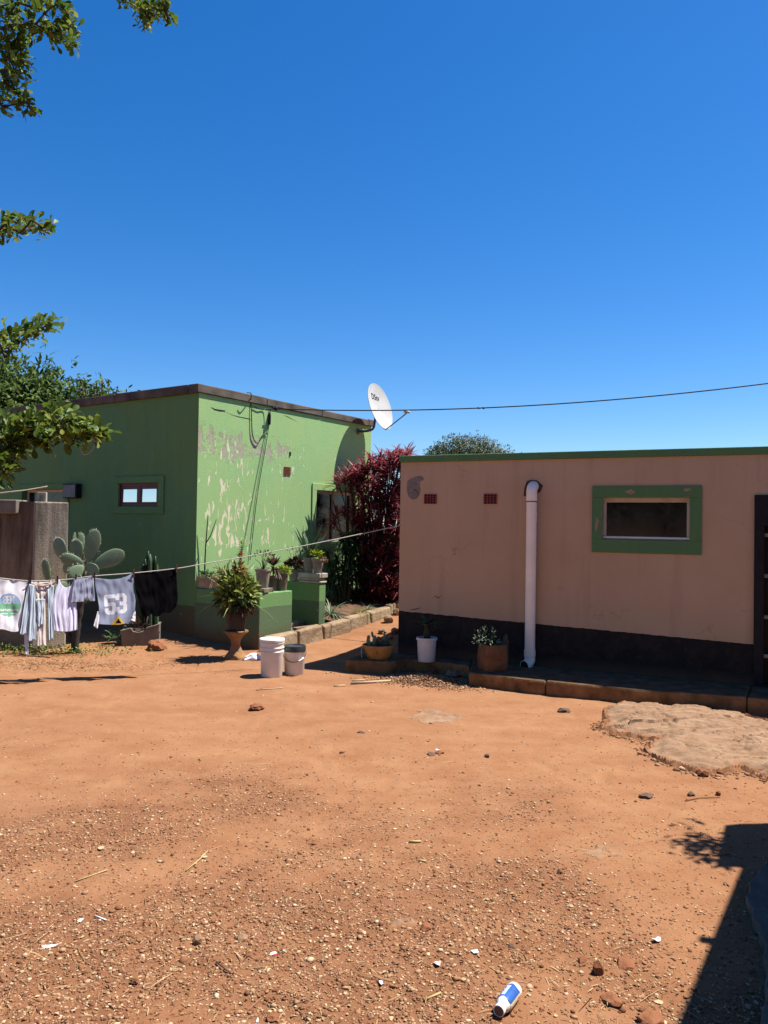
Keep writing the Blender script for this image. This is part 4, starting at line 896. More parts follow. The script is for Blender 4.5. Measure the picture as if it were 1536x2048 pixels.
cloth('sleeve', [(266, 1228), (263, 1238), (261, 1240)], [(271, 1222), (271, 1236), (270, 1244)], ['c_white'], fold=(1, .006), nu=8, nv=16, off=0.01, parent=o, org=og, seed=2)
cloth('hem_fold', [(188, 1156), (196, 1166)], [(266, 1147), (258, 1158)], ['c_grey'], top=lambda u: 7*math.sin(math.pi*u**1.2), bot=lambda u: 12*math.sin(math.pi*u), fold=(2, .008), nu=40, nv=12, off=-0.035, parent=o, org=og, seed=3)
o, _ = cloth('dark_pullover', [(268, 1147), (271, 1180), (279, 1210), (284, 1230)], [(353, 1137), (354, 1170), (356, 1200), (352, 1216)], ['c_black'], top=lambda u: 2*math.sin(math.pi*u), bot=lambda u: 7*math.sin(math.pi*u)+3*math.sin(17*u),
     fold=(2, 0.02), nu=60, nv=60, seed=12)
tag(o, 'black pullover hanging at the end of the washing', 'pullover')
PEG = None; M['peg'] = plain('wooden_peg', (0.34, 0.22, 0.12), 0.8, 0.2, 40, 0.1)
M['pegd'] = plain('dark_wooden_peg', (0.10, 0.06, 0.045), 0.8, 0.2, 40, 0.1)
for i, (px, py, lab, mt) in enumerate(((61, 1161, 'brown clothes peg between the white T-shirt and the dungarees', 'pegd'), (115, 1159, 'clothes peg between the dungarees and the tank top', 'pegd'), (152, 1156, 'clothes peg between the tank top and the shorts', 'pegd'),
     (189, 1152, 'clothes peg between the shorts and the numbered jersey', 'pegd'), (268, 1146, 'pale wooden clothes peg between the jersey and the black pullover', 'peg'), (353.5, 1137, 'pale clothes peg at the free end of the black pullover', 'peg'))):
    q = LP(px, py, 0.02); t = thing('clothes_peg', lab, 'clothes peg', q, math.atan2(ld.y, ld.x), 'clothes pegs on the line')
    for sgn in (-1, 1):
        m2 = MB(); m2.add([(-.007, sgn*.004, -.045), (.007, sgn*.004, -.045), (.007, sgn*.010, .04), (-.007, sgn*.010, .04), (-.007, sgn*.012, -.045), (.007, sgn*.012, -.045), (.007, sgn*.018, .04), (-.007, sgn*.018, .04)],
              [(0, 1, 2, 3), (7, 6, 5, 4), (0, 4, 5, 1), (1, 5, 6, 2), (2, 6, 7, 3), (3, 7, 4, 0)]); m2.build('jaw', M[mt], t)
    m2 = MB(); m2.tube([(-.009, 0, .0), (.009, 0, .0)], 0.008, 8); m2.build('spring', M['steel'], t)

# ================================================================== buckets
M['plastic_w'] = plain('white_bucket_plastic', (0.80, 0.77, 0.72), 0.45, 0.14, 5, 0.05, 0.35, k=.80)
M['plastic_k'] = plain('dark_bucket_lid', (0.05, 0.055, 0.065), 0.4, 0.2, 6, 0.03, 0.45)
p = PG(543, 1353); bk1 = thing('bucket', 'tall white bucket with ribbed collar and white lid, no handle showing', 'bucket', p)
k = p.y/FPX; r0 = 21.0*k; r1 = 23.5*k; h = 76*k
mb = MB(); mb.lathe([(r0*.96, 0), (r0, .008), (r0*.5+r1*.5, h*.60), (r1+.004, h*.66), (r1+.004, h*.675), (r1*.985, h*.69), (r1*.99, h*.745), (r1+.005, h*.76), (r1+.005, h*.78), (r1*.99, h*.79), (r1, h*.87), (r1+.006, h*.885), (r1+.006, h*.905), (r1, h*.915), (r1, h*.95)], 40); smooth_angle(mb.build('body', M['plastic_w'], bk1), 35)
mb = MB(); mb.lathe([(r1+.003, h*.93), (r1+.009, h*.935), (r1+.009, h*.985), (r1+.004, h), (r1-.006, h), (r1-.010, h*.985), (0.002, h*.985)], 40); smooth_angle(mb.build('lid', M['plastic_w'], bk1), 35)
p = PG(588.5, 1348); bk2 = thing('bucket', 'shorter white bucket with dark lid and wire bail handle', 'bucket', p)
k = p.y/FPX; r0 = 19.5*k; r1 = 20.8*k; h = 57*k
mb = MB(); mb.lathe([(r0*.96, 0), (r0, .006), (r1, h*.78), (r1+.004, h*.80), (r1+.004, h*.83), (r1, h*.84), (r1, h*.90)], 40); smooth_angle(mb.build('body', M['plastic_w'], bk2), 35)
mb = MB(); mb.lathe([(r1+.003, h*.80), (r1+.009, h*.81), (r1+.009, h*.95), (r1+.006, h), (r1-.008, h), (r1-.012, h*.97), (0.002, h*.97)], 40); smooth_angle(mb.build('lid', M['plastic_k'], bk2), 35)
mb = MB(); arc = []
for t in np.linspace(0, math.pi, 17): arc.append((-(r1+.012)*math.cos(t), -(r1+.016)*math.sin(t)*0.98-0.004, h*.78-0.30*h*math.sin(t)))
mb.tube(arc, 0.004, 6); hd = mb.build('handle', M['black_iron'], bk2, True)
mb = MB(); mb.tube(arc[10:14], 0.009, 8); mb.build('grip', M['plastic_w'], hd, True)

# ================================================================== pots and plants
M['terra_stand'] = plain('ochre_cast_concrete', (0.42, 0.215, 0.085), 0.85, 0.3, 14, 0.5)
M['pot_black'] = plain('dark_plastic_pot', (0.030, 0.032, 0.042), 0.5, 0.5, 5, 0.2)
M['pot_grey'] = plain('grey_cement_pot', (0.31, 0.27, 0.21), 0.85, 0.4, 9, 0.5, k=.95)
M['pot_dark'] = plain('brown_grey_pot', (0.20, 0.165, 0.125), 0.85, 0.4, 9, 0.5, k=.9)
M['pot_pink'] = plain('dusty_pink_trough', (0.42, 0.31, 0.21), 0.85, 0.35, 9, 0.5, k=.85)
M['pot_yel'] = plain('ochre_basin', (0.38, 0.20, 0.055), 0.7, 0.35, 7, 0.3, k=1)
M['potsoil'] = plain('potting_soil', (0.06, 0.04, 0.028), 0.95, 0.4, 30, 0.9)
M['lf_mix'] = mat_leaf('bushy_leaf', (0.08, 0.125, 0.02), (0.25, 0.30, 0.05), (0.46, 0.45, 0.13))
M['lf_dark'] = mat_leaf('dark_glossy_leaf', (0.022, 0.055, 0.02), (0.055, 0.105, 0.03), (0.10, 0.15, 0.05))
M['lf_lime'] = mat_leaf('lime_leaf', (0.20, 0.30, 0.02), (0.34, 0.42, 0.03), (0.45, 0.48, 0.05))
M['lf_red'] = mat_leaf('cordyline_leaf', (0.15, 0.022, 0.036), (0.34, 0.055, 0.075), (0.52, 0.22, 0.20), 0.30, 0.34, 0.55)
M['lf_brown'] = mat_leaf('bronze_leaf', (0.05, 0.03, 0.022), (0.12, 0.06, 0.04), (0.15, 0.11, 0.045))
M['lf_grey'] = mat_leaf('grey_green_leaf', (0.10, 0.16, 0.09), (0.20, 0.27, 0.16), (0.34, 0.38, 0.25))
M['lf_snake'] = mat_leaf('snake_plant_leaf', (0.04, 0.10, 0.055), (0.08, 0.16, 0.075), (0.13, 0.20, 0.09), 0.1)
M['lf_dry'] = mat_leaf('dry_leaf', (0.22, 0.09, 0.03), (0.36, 0.17, 0.06), (0.45, 0.28, 0.12))
M['petal'] = mat_leaf('red_petal', (0.65, 0.05, 0.03), (0.80, 0.10, 0.06), (0.85, 0.30, 0.15))
M['stem'] = plain('green_brown_stem', (0.12, 0.10, 0.045), 0.7, 0.3, 20, 0.3); M['stem_d'] = plain('dark_stem', (0.055, 0.045, 0.035), 0.8, 0.3, 20, 0.3)
STRAP = [(0, .7), (.2, 1), (.5, .95), (.8, .6), (1, .06)]; OVAL = [(0, .15), (.25, .8), (.5, 1), (.78, .72), (1, .08)]
def potted(name, label, cat, loc, rt, rb, h, mat, group=None, rim=0.012, rz=0.0, nseg=28, square=False):
    t = thing(name, label, cat, loc, rz, group); mb = MB(); w = 0.012
    mb.lathe([(rb*.97, 0), (rb, .006), (rt-.002, h-rim*2), (rt+rim*.6, h-rim*1.8), (rt+rim*.6, h), (rt-w, h), (rt-w-.004, h-.03), (0.002, h-.03)], 4 if square else nseg)
    o = mb.build('pot', M[mat], t, bevel=0.004 if square else 0); smooth_angle(o, 35)
    mb = MB(); mb.lathe([(rt-w-.002, h-.04), (rt-w-.006, h-.022), (rt*.5, h-.014), (0.002, h-.012)], 4 if square else nseg); mb.build('soil', M['potsoil'], t, True)
    return t
def rosette(n, zlo=0.1, zhi=0.95): d = rand_dirs(n, zlo, zhi); return d, norm(np.array([0, 0, 1.0])[None]-d*d[:, 2:3]*0.999)
def bush(par, mat, c, rad, n, L, W, bend=0.5, hz=1.0, prof=OVAL, zlo=-0.2, name='foliage', updir=0.4):
    P = rand_dirs(n, zlo, 1)*(rng.random(n)**0.4)[:, None]*np.array([rad, rad, rad*hz])
    D = norm(P/np.array([rad, rad, rad*hz])+rand_dirs(n)*0.6+np.array([0, 0, updir])); N = norm(rand_dirs(n, 0.2, 1)+D*0.0)
    return leaves(name, M[mat], par, P+np.array(c), D, N, L*rng.uniform(.6, 1.25, n), W*rng.uniform(.7, 1.2, n), bend*rng.uniform(.4, 1.4, n), .2, prof)
def tuft(par, mat, c, n, L, W, spread=0.02, zlo=0.35, zhi=0.98, bend=0.5, prof=STRAP, name='foliage'):
    d, nn = rosette(n, zlo, zhi); P = np.array(c)+d*np.array([spread, spread, 0])
    return leaves(name, M[mat], par, P, d, nn, L*rng.uniform(.55, 1.1, n), W*rng.uniform(.8, 1.2, n), bend*rng.uniform(.3, 1.3, n), .25, prof)

# hourglass stand with a bushy plant
p = PG(471, 1318); k = p.y/FPX; hs_ = 56*k
st = thing('plant_stand', 'hourglass-shaped ochre concrete plant stand beside the white buckets', 'plant stand', p)
mb = MB(); mb.lathe([(22*k, -.02), (22*k, 4*k), (20.5*k, 7*k), (15*k, 14*k), (10.5*k, 22*k), (8.6*k, 30*k), (10*k, 38*k), (15*k, 46*k), (21*k, 52*k), (24*k, 53.5*k), (24.5*k, 56*k), (23.5*k, 57*k), (.002, 57*k)], 36); smooth_angle(mb.build('pedestal', M['terra_stand'], st), 40)
bp = potted('potted_plant', 'big bushy plant with one tall red-flowered spike in a black pot on the stand', 'potted plant', (p.x, p.y, p.z+57*k+.001), 23*k, 18*k, 50*k, 'pot_black')
zt_ = 50*k
bush(bp, 'lf_mix', (0, 0, zt_+.14), 35*k, 430, .115, .040, .5, 1.25, OVAL, -.45)
bush(bp, 'lf_dark', (0, -.02, zt_+.05), 34*k, 200, .11, .036, .6, .8, STRAP, -.6, 'lower_foliage', 0.0)
bush(bp, 'lf_brown', (0, -.02, zt_-.01), 27*k, 130, .11, .03, .8, .6, OVAL, -.6, 'withered_foliage', -.6)
n = 9; d = rand_dirs(n, .3, .9); leaves('arching_blades', M['lf_mix'], bp, np.array([0, 0, zt_])+d*.03, d, norm(np.array([0, 0, 1.])-d*d[:, 2:3]*.99), rng.uniform(.30, .50, n), .020, rng.uniform(.5, 1.0, n), .3, STRAP)
mb = MB(); sp = [(0.02, 0, zt_), (.03, .02, zt_+.22), (.035, .03, zt_+.45), (.045, .03, zt_+.62), (.05, .03, zt_+.76)]; mb.tube(sp, [.007, .007, .006, .005, .003], 6)
for dx in (-.07, -.03, .06): mb.tube([(dx*.5, .01, zt_), (dx, .02, zt_+.36+dx)], [.006, .003], 6)
mb.build('stalk', M['stem'], bp, True)
P = []; D = []
for z in np.arange(.30, .80, .028):
    a0 = rng.uniform(0, 6.28)
    for j in range(3): a = a0+j*2.1; P.append((.035+.01*z, .03, zt_+z)); D.append((math.cos(a), math.sin(a), .55))
n = len(P); D = np.array(D); leaves('spike_leaves', M['lf_mix'], bp, P, D, norm(np.array([0, 0, 1.])-norm(D)*norm(D)[:, 2:3]*.99), rng.uniform(.07, .13, n), .019, .2, .3, STRAP)
tuft(bp, 'lf_mix', (.0, .0, zt_+.02), 46, .50, .020, .05, .80, .99, .25, name='upright_blades'); bush(bp, 'petal', (.035, .01, zt_+.615), .024, 40, .026, .018, .3, 1.2, OVAL, -.8, 'flower')
bush(bp, 'lf_dry', (.03, .0, zt_+.42), .065, 70, .065, .024, .5, 1.5, OVAL, -.8, 'seed_heads')
# troughs on the low wall
def ledge(px, dx=TH/2): q = FG.onx(px, 1176, dx); return FG.wld((dx, min(-.10, q.y), zl+.001))
def trough(px, L, W_, h, lab):
    t = thing('plant_trough', lab, 'plant trough', ledge(px), RG+math.pi/2); mb = MB()
    o = (-L/2, L/2, -W_/2, W_/2); w = .015
    P = [(-L/2*.92, -W_/2*.9, 0), (L/2*.92, -W_/2*.9, 0), (L/2*.92, W_/2*.9, 0), (-L/2*.92, W_/2*.9, 0), (-L/2, -W_/2, h), (L/2, -W_/2, h), (L/2, W_/2, h), (-L/2, W_/2, h),
         (-L/2+w, -W_/2+w, h), (L/2-w, -W_/2+w, h), (L/2-w, W_/2-w, h), (-L/2+w, W_/2-w, h), (-L/2+w, -W_/2+w, h-.03), (L/2-w, -W_/2+w, h-.03), (L/2-w, W_/2-w, h-.03), (-L/2+w, W_/2-w, h-.03)]
    fs = [(0, 3, 2, 1)]+[(i, (i+1) % 4, 4+(i+1) % 4, 4+i) for i in range(4)]+[(4+i, 4+(i+1) % 4, 8+(i+1) % 4, 8+i) for i in range(4)]+[(8+i, 8+(i+1) % 4, 12+(i+1) % 4, 12+i) for i in range(4)]
    mb.add(P, fs); mb.build('trough', M['pot_pink'], t, bevel=.008)
    mb = MB(); mb.add([(P[i][0], P[i][1], h-.025) for i in (12, 13, 14, 15)], [(0, 1, 2, 3)]); mb.build('soil', M['potsoil'], t); return t
t = trough(410, .30, .19, .165, 'dusty pink trough at the house corner holding a bare forked stick')
bush(t, 'lf_dark', (0, 0, .16), .10, 70, .09, .016, .6, .5, STRAP, 0.0); tuft(t, 'lf_dark', (-.06, 0, .15), 9, .30, .014, .02, .3, .8, .9, name='arching_blades')
mb = MB(); mb.tube(smooth_path([(.05, 0, .14), (.045, 0, .40), (.035, 0, .62), (.02, 0, .95), (.01, .0, 1.10)], 4), [.010]*5+[.009]*6+[.007]*6, 6) if False else mb.tube([(.05, 0, .14), (.045, 0, .40), (.035, 0, .62), (.012, 0, .90), (.005, 0, 1.0)], [.011, .010, .009, .007, .005], 7)
mb.tube([(.035, 0, .62), (-.05, -.0, .72), (-.14, -.02, .95)], [.008, .007, .005], 7); mb.build('bare_stick', M['stem_d'], t, True)
t = trough(447, .26, .19, .165, 'dusty pink trough behind the bushy plant, full of grass and blades'); bush(t, 'lf_mix', (0, 0, .17), .12, 90, .10, .018, .6, .8, STRAP, 0.0); tuft(t, 'lf_grey', (0, 0, .15), 26, .38, .009, .05, .75, .99, .25, name='grass_blades')
t = trough(482, .22, .19, .15, 'dusty pink trough near the wall end with reddish dry blades'); bush(t, 'lf_dry', (0, 0, .16), .10, 40, .10, .02, .5, .9, STRAP, 0.0); tuft(t, 'lf_mix', (0, 0, .15), 20, .40, .012, .04, .7, .98, .3, name='blades')
def rpos(px, py, z, dy=TH/2): q = FG.ony(px, py, y1+dy); return FG.wld((min(x1-.09, max(.1, q.x)), y1+dy, z))
# bricks under the first pot
q0 = rpos(525, 1180, zl+.001)
for i, (dx, dy, dz, rz_) in enumerate(((-.07, -.03, 0, .1), (.06, .0, 0, -.15))):
    mb = MB(); mb.box((-.055, -.10, 0), (.055, .10, .055)); o = mb.build('brick', M['pot_dark'], None, bevel=.006); o.location = FG.wld(FG.loc(q0)+Vector((dx*1.0-0.0, dy, dz))); o.rotation_euler = (0, 0, RG+rz_)
    tag(o, 'flat weathered brick on the wall end under a grey pot', 'brick', 'bricks under the grey pot')
kk = 10.5/FPX
t = potted('potted_plant', 'grey tapered pot on bricks with thin bare-stemmed plant', 'potted plant', q0+Vector((0, 0, .0575)), 15*kk, 10.5*kk, 37*kk, 'pot_grey')
zt_ = 37*kk; tuft(t, 'lf_brown', (0, 0, zt_-.02), 10, .2, .012, .03, .3, .95, .3)
mb = MB()
for j in range(9):
    a = rng.uniform(0, 6.28); r_ = rng.uniform(.03, .15); mb.tube([(0, 0, zt_-.02), (r_*.4*math.cos(a), r_*.4*math.sin(a), zt_+.08), (r_*math.cos(a), r_*math.sin(a), zt_+rng.uniform(.12, .22))], [.005, .004, .003], 5)
mb.build('stems', M['stem_d'], t, True); bush(t, 'lf_brown', (0, 0, zt_+.17), .14, 60, .035, .02, .3, .5)
t = potted('potted_plant', 'small brown pot with a dark bronze rosette and long drooping leaves', 'potted plant', rpos(546, 1176, zl+.001, TH*.68), 9.5*kk, 7.5*kk, 30*kk, 'pot_dark')
zt_ = 30*kk; mb = MB(); mb.tube([(0, 0, zt_-.03), (0, 0, zt_+.16)], [.010, .008], 7); mb.build('stem', M['stem_d'], t, True)
tuft(t, 'lf_brown', (0, 0, zt_+.14), 60, .17, .03, .02, .55, .99, .15, OVAL); tuft(t, 'lf_brown', (0, 0, zt_+.08), 22, .24, .022, .02, .1, .7, .7, name='drooping_leaves')
t = potted('potted_plant', 'brown tapered pot with a bright lime green mound of leaves', 'potted plant', rpos(566, 1179, zl+.001), 13.2*kk, 10.6*kk, 34*kk, 'pot_dark')
mb = MB(); mb.lathe([(14*kk, 0), (15*kk, .008), (14*kk, .012), (.002, .012)], 24, (0, 0, -.0)); bush(t, 'lf_lime', (0, 0, 36*kk), .105, 330, .05, .018, .5, .75, OVAL, -.1)
def epos(px, py, z): q = FG.onx(px, py, (x2+x3)/2); return FG.wld(((x2+x3)/2, q.y, z))
t = potted('potted_plant', 'round grey pot with dark purple-brown rosette leaves on the green end wall', 'potted plant', epos(589, 1164, z2+.001), 13*kk, 10.5*kk, 26*kk, 'pot_grey')
bush(t, 'lf_brown', (0, 0, 34*kk), .125, 230, .07, .026, .3, .8, OVAL, -.3)
mb = MB(); bush(t, 'lf_grey', (.0, .02, .42), .15, 46, .03, .016, .3, .6, OVAL, -.5, 'airy_sprigs')
for j in range(9): a = rng.uniform(0, 6.28); mb.tube([(0, 0, 22*kk), (.07*math.cos(a), .07*math.sin(a), .3), (.13*math.cos(a), .13*math.sin(a), .45)], .003, 5)
mb.build('sprig_stems', M['stem'], t, True)
t = potted('potted_plant', 'wide grey pot of upright snake plant blades on the white capping', 'potted plant', epos(616, 1147, z3+.001)+FG.vec((.03, 0.0, 0)), 13.5*kk, 11.5*kk, 32*kk, 'pot_grey')
tuft(t, 'lf_snake', (0, 0, 30*kk), 34, .52, .036, .05, .85, .995, .10, [(0, .8), (.3, 1), (.6, .9), (.85, .6), (1, .05)])
t = potted('potted_plant', 'small grey tapered pot with yellow-green succulent at the capping end', 'potted plant', FG.wld(((x2+x3)/2, y1+.09, z3+.001)), 12.5*kk, 9.0*kk, 30*kk, 'pot_grey')
bush(t, 'lf_lime', (-.02, 0, 36*kk), .06, 50, .09, .035, .3, 1.1, OVAL, 0); bush(t, 'lf_dry', (.07, 0, 28*kk), .05, 26, .05, .03, .6, .8, OVAL, -.6, 'withered_leaves')

# pots on the apron of the tan building
def apos(px, py, z=.146): return PZ(px, py, z)
p = apos(757, 1316); k = p.y/FPX
t = potted('potted_plant', 'shallow cracked ochre basin with a small sprouting cactus', 'potted plant', p, 32*k, 22*k, 27*k, 'pot_yel', rim=.008)
mb = MB(); mb.add([(-.02, -31*k*.93, .11), (-.014, -31*k*.93, .11), (-.016, -27*k, .05), (-.02, -29*k, .07)], [(0, 1, 2, 3)]); mb.build('crack', M['dark'], t)
def pad_mesh(L, W_, T=.022, seed=0):
    bm = bmesh.new(); bmesh.ops.create_uvsphere(bm, u_segments=20, v_segments=12, radius=1.0)
    for v in bm.verts:
        zz = v.co.z; t_ = (zz+1)/2; w = 1.0*(0.72+0.42*t_) if t_ < .75 else 1.0*(0.72+.42*.75)
        wob = 1+.05*mnoise.noise((v.co.x*2+seed*3, zz*2, seed))
        v.co = Vector((v.co.x*W_/2*w*.92*wob, v.co.y*T*(1.2-.4*t_), t_*L))
    me = bpy.data.meshes.new('pad'); bm.to_mesh(me); bm.free(); return me
def mat_pad():
    m = Mat('prickly_pear_skin'); v = m.map(); vo = m.n('ShaderNodeTexVoronoi'); vo.inputs['Scale'].default_value = 26; m.l(m.map((1, .25, 1)), vo.inputs['Vector'])
    f = m.noise(v, 7, 4); c = m.mix(f, (0.095, 0.155, 0.085), (0.18, 0.245, 0.135))
    c = m.mix(m.ramp(vo.outputs['Distance'], [(0.0, 1.0), (0.26, 0.0)]), c, (0.36, 0.36, 0.25)); m.color(c).rough(.55, .4).bump(vo.outputs['Distance'], -.25, .01); return m.m
M['pad'] = mat_pad(); M['spine'] = plain('cactus_spine', (0.62, 0.58, 0.45), .6, .2, 10, 0)
def pad(par, base, d, L, W_, yaw, seed, spines=True, T=.011):
    d = Vector(d).normalized(); o = link('pad', pad_mesh(L, W_, T, seed), M['pad'], par, True)
    q = d.to_track_quat('Z', 'Y'); o.location = base
    # face of the pad turned towards the yard, then yawed
    f = Vector((math.sin(yaw), -math.cos(yaw), 0)); f = (f-d*f.dot(d)).normalized(); x = f.cross(d)
    o.rotation_euler = Matrix(((x.x, -f.x, d.x), (x.y, -f.y, d.y), (x.z, -f.z, d.z))).to_euler()
    if spines:
        mb = MB(); rr = random.Random(seed*17+3)
        for _ in range(150):
            a = rr.uniform(0, 6.28); b = rr.uniform(.08, 1.0); e_ = rr.random() < .45
            px = W_/2*math.cos(a)*(1.0 if e_ else b*.95)*.9; pz = L*(.5+.5*math.sin(a)*(1.0 if e_ else b*.95)); dy = 0 if e_ else -T*.9*math.sqrt(max(0, 1-b*b))
            s0 = Vector((px, dy, pz)); dd = Vector((math.cos(a)*(1 if e_ else .4)+rr.uniform(-.3, .3), rr.uniform(-1, .1), math.sin(a)*(1 if e_ else .4)+rr.uniform(-.3, .3))).normalized()
            w = dd.orthogonal().normalized()*.0017; mb.add([s0+w, s0-w, s0+dd*rr.uniform(.018, .036)], [(0, 1, 2)])
        s = mb.build('spines', M['spine'], o); stuff(s)
    return o
for i, (px, pz, L, dx) in enumerate(((-.10, .13, .10, -.3), (-.055, .14, .12, .1), (-.11, .20, .07, -.6), (.07, .15, .13, .25), (-.07, .23, .07, .2), (.0, .13, .09, 0))): pad(t, (px, -.02+.01*i, pz), (dx, 0, 1), L, .055, .3*i, i, False, .012)
bush(t, 'lf_brown', (.05, 0, .14), .08, 40, .05, .012, .4, .6)
mb = MB(); mb.tube(smooth_path([(-31*k, -.02, 26*k), (-34*k, -.05, 15*k), (-33*k, -.06, 0.01)], 4), .006, 6); mb.build('hanging_cord', M['white_plaster'], t, True)
p = apos(853, 1322, .142); k = p.y/FPX
t = potted('potted_plant', 'white plastic tub holding a thick-stemmed succulent with paddle leaves', 'potted plant', p, 19.5*k, 17*k, 47*k, 'plastic_w', rim=.014)
mb = MB(); mb.lathe([(.035, 44*k), (.042, 52*k), (.034, 62*k), (.024, 72*k), (.012, 80*k)], 12); mb.build('trunk', M['stem_d'], t, True)
n = 16; d = rand_dirs(n, -.05, .95); d[0] = (-1, -.2, .25); d[1] = (-.9, .1, .35); leaves('paddle_leaves', M['lf_dark'], t, np.array([0, 0, 70*k])+d*.02, d, norm(np.array([0, 0, 1.])-d*d[:, 2:3]*.99), rng.uniform(.12, .19, n), .055, .25, .3, OVAL)
n = 5; d = rand_dirs(n, .5, .95); leaves('yellow_leaves', M['lf_lime'], t, np.array([0, 0, 68*k])+d*.02, d, norm(np.array([0, 0, 1.])-d*d[:, 2:3]*.99), rng.uniform(.09, .12, n), .045, .3, .3, OVAL)
p = apos(985, 1340); k = p.y/FPX
t = thing('potted_plant', 'rough brown stone planter with grey-green sprigs and a small cactus', 'potted plant', p, .25)
mb = MB(); hw = 26*k; hh = 52*k; V = []
for j, (z, s) in enumerate(((0, .92), (.03, 1), (hh*.5, 1.02), (hh*.9, .95), (hh, .9), (hh, .74), (hh-.04, .70))):
    for i in range(28):
        a = 2*math.pi*i/28; r_ = s*hw/max(abs(math.cos(a)), abs(math.sin(a)))**.8*(1+.05*mnoise.noise((math.cos(a)*2, math.sin(a)*2, z*9))); V.append((r_*math.cos(a), r_*math.sin(a), z))
fs = [(j*28+i, j*28+(i+1) % 28, (j+1)*28+(i+1) % 28, (j+1)*28+i) for j in range(6) for i in range(28)]+[tuple(range(27, -1, -1)), tuple(range(168, 196))]
mb.add(V, fs); smooth_angle(mb.build('planter', mat_rock('stained_stone', (0.15, 0.075, 0.038), (0.22, 0.11, 0.052), (0.07, 0.045, 0.03), 1.0), t), 40)
bush(t, 'lf_grey', (-.10, -.05, hh+.06), .15, 130, .035, .012, .4, .9, OVAL, -.5)
mb = MB(); mb.lathe([(.024, hh-.04), (.028, hh+.05), (.026, hh+.12), (.012, hh+.155), (.002, hh+.16)], 10, (.02, .03, 0)); mb.build('cactus_column', M['lf_dark'], t, True); tuft(t, 'lf_dark', (.09, .03, hh-.03), 9, .22, .016, .02, .4, .9, .9)
mb = MB(); mb.rock((.17, .06, .22), (.04, .05, .16), 2, 4, .3); mb.build('upright_stone', M['rock_dark'], t, True)
p = apos(959, 1318); k = p.y/FPX
t = thing('pvc_tube', 'short white plastic tube standing against the brown stone planter', 'tube', p+Vector((-.01, .06, 0)))
mb = MB(); mb.lathe([(.030, 0), (.030, .165), (.036, .17), (.036, .20), (.030, .20), (.028, .13), (.002, .13)], 18); smooth_angle(mb.build('tube', M['pvc'], t))

# rubble by the broken apron and the kerb end
def rock_at(px, py, wpx, hpx, lab, mat='rock', seed=0, name='rock', cat='rock', z=None, group=None, amp=.28, deep=.8, sub=3):
    p = PG(px, py) if z is None else PZ(px, py, z); k = p.y/FPX; mb = MB(); rr = (wpx*k/2, wpx*k/2*deep, hpx*k/2)
    mb.rock((0, 0, rr[2]*.55), rr, sub, seed, amp); o = mb.build(name, M[mat], None); o.location = p; o.rotation_euler = (0, 0, seed*.7); smooth_angle(o, 28)
    return tag(o, lab, cat, group)
rock_at(313, 1299, 48, 26, 'flat-topped orange boulder beside the broken grey tub', 'rock_red', 3)
rock_at(513, 1419, 28, 15, 'lone red-brown stone on the open trodden earth', 'rock_red', 5)
for i, (px, py, w, h_) in enumerate(((818, 1338, 26, 24), (806, 1344, 16, 12), (843, 1340, 22, 20), (870, 1347, 30, 20), (905, 1354, 34, 18), (888, 1346, 22, 18), (928, 1354, 24, 20), (858, 1354, 16, 12), (838, 1352, 12, 9))):
    rock_at(px, py, w, h_, 'rough rubble stone in the broken gap of the apron', 'rock_red' if i % 2 else 'rock', 20+i, 'rubble_stone', 'stone', None, 'rubble in the apron gap', sub=2)
for i, (px, py, w, h_) in enumerate(((765, 1244, 16, 12), (777, 1235, 22, 20), (790, 1244, 18, 14), (782, 1250, 12, 9), (770, 1252, 10, 8), (793, 1228, 16, 16), (757, 1250, 9, 6))):
    rock_at(px, py, w, h_, 'pale rubble stone piled at the kerb end by the tan wall', 'rock', 40+i, 'rubble_stone', 'stone', None, 'rubble at the kerb end', sub=2)

# folded cloth on the ground
p = PG(504, 1319); k = p.y/FPX; V = []; F = []
for j in range(19):
    for i in range(25):
        u, v = i/24-.5, j/18-.5; e_ = 1-max(abs(u), abs(v))*2
        V.append((u*36*k*(1+.1*math.sin(9*v)), v*.22*(1+.1*math.sin(7*u)), .012+max(0, min(1, e_*4))*(.035+.02*math.sin(6*u+1)+.02*mnoise.noise((u*6, v*6, 2)))))
for j in range(18):
    for i in range(24): a = j*25+i; F.append((a, a+1, a+26, a+25))
mb = MB(); mb.add(V, F)
mb.mi = [1 if (abs((f[0] % 25)/24-.42) > .30 or (f[0]//25) in (3, 4, 13)) else 0 for f in F]
o = mb.build('folded_cloth', [M['c_white'], fabric('navy_blue_cloth', (0.05, 0.06, 0.14), .2)], None, True); o.location = p; o.rotation_euler = (0, 0, .15); so = o.modifiers.new('solid', 'SOLIDIFY'); so.thickness = .012
tag(o, 'crumpled navy and white cloth lying beside the hourglass stand', 'cloth')

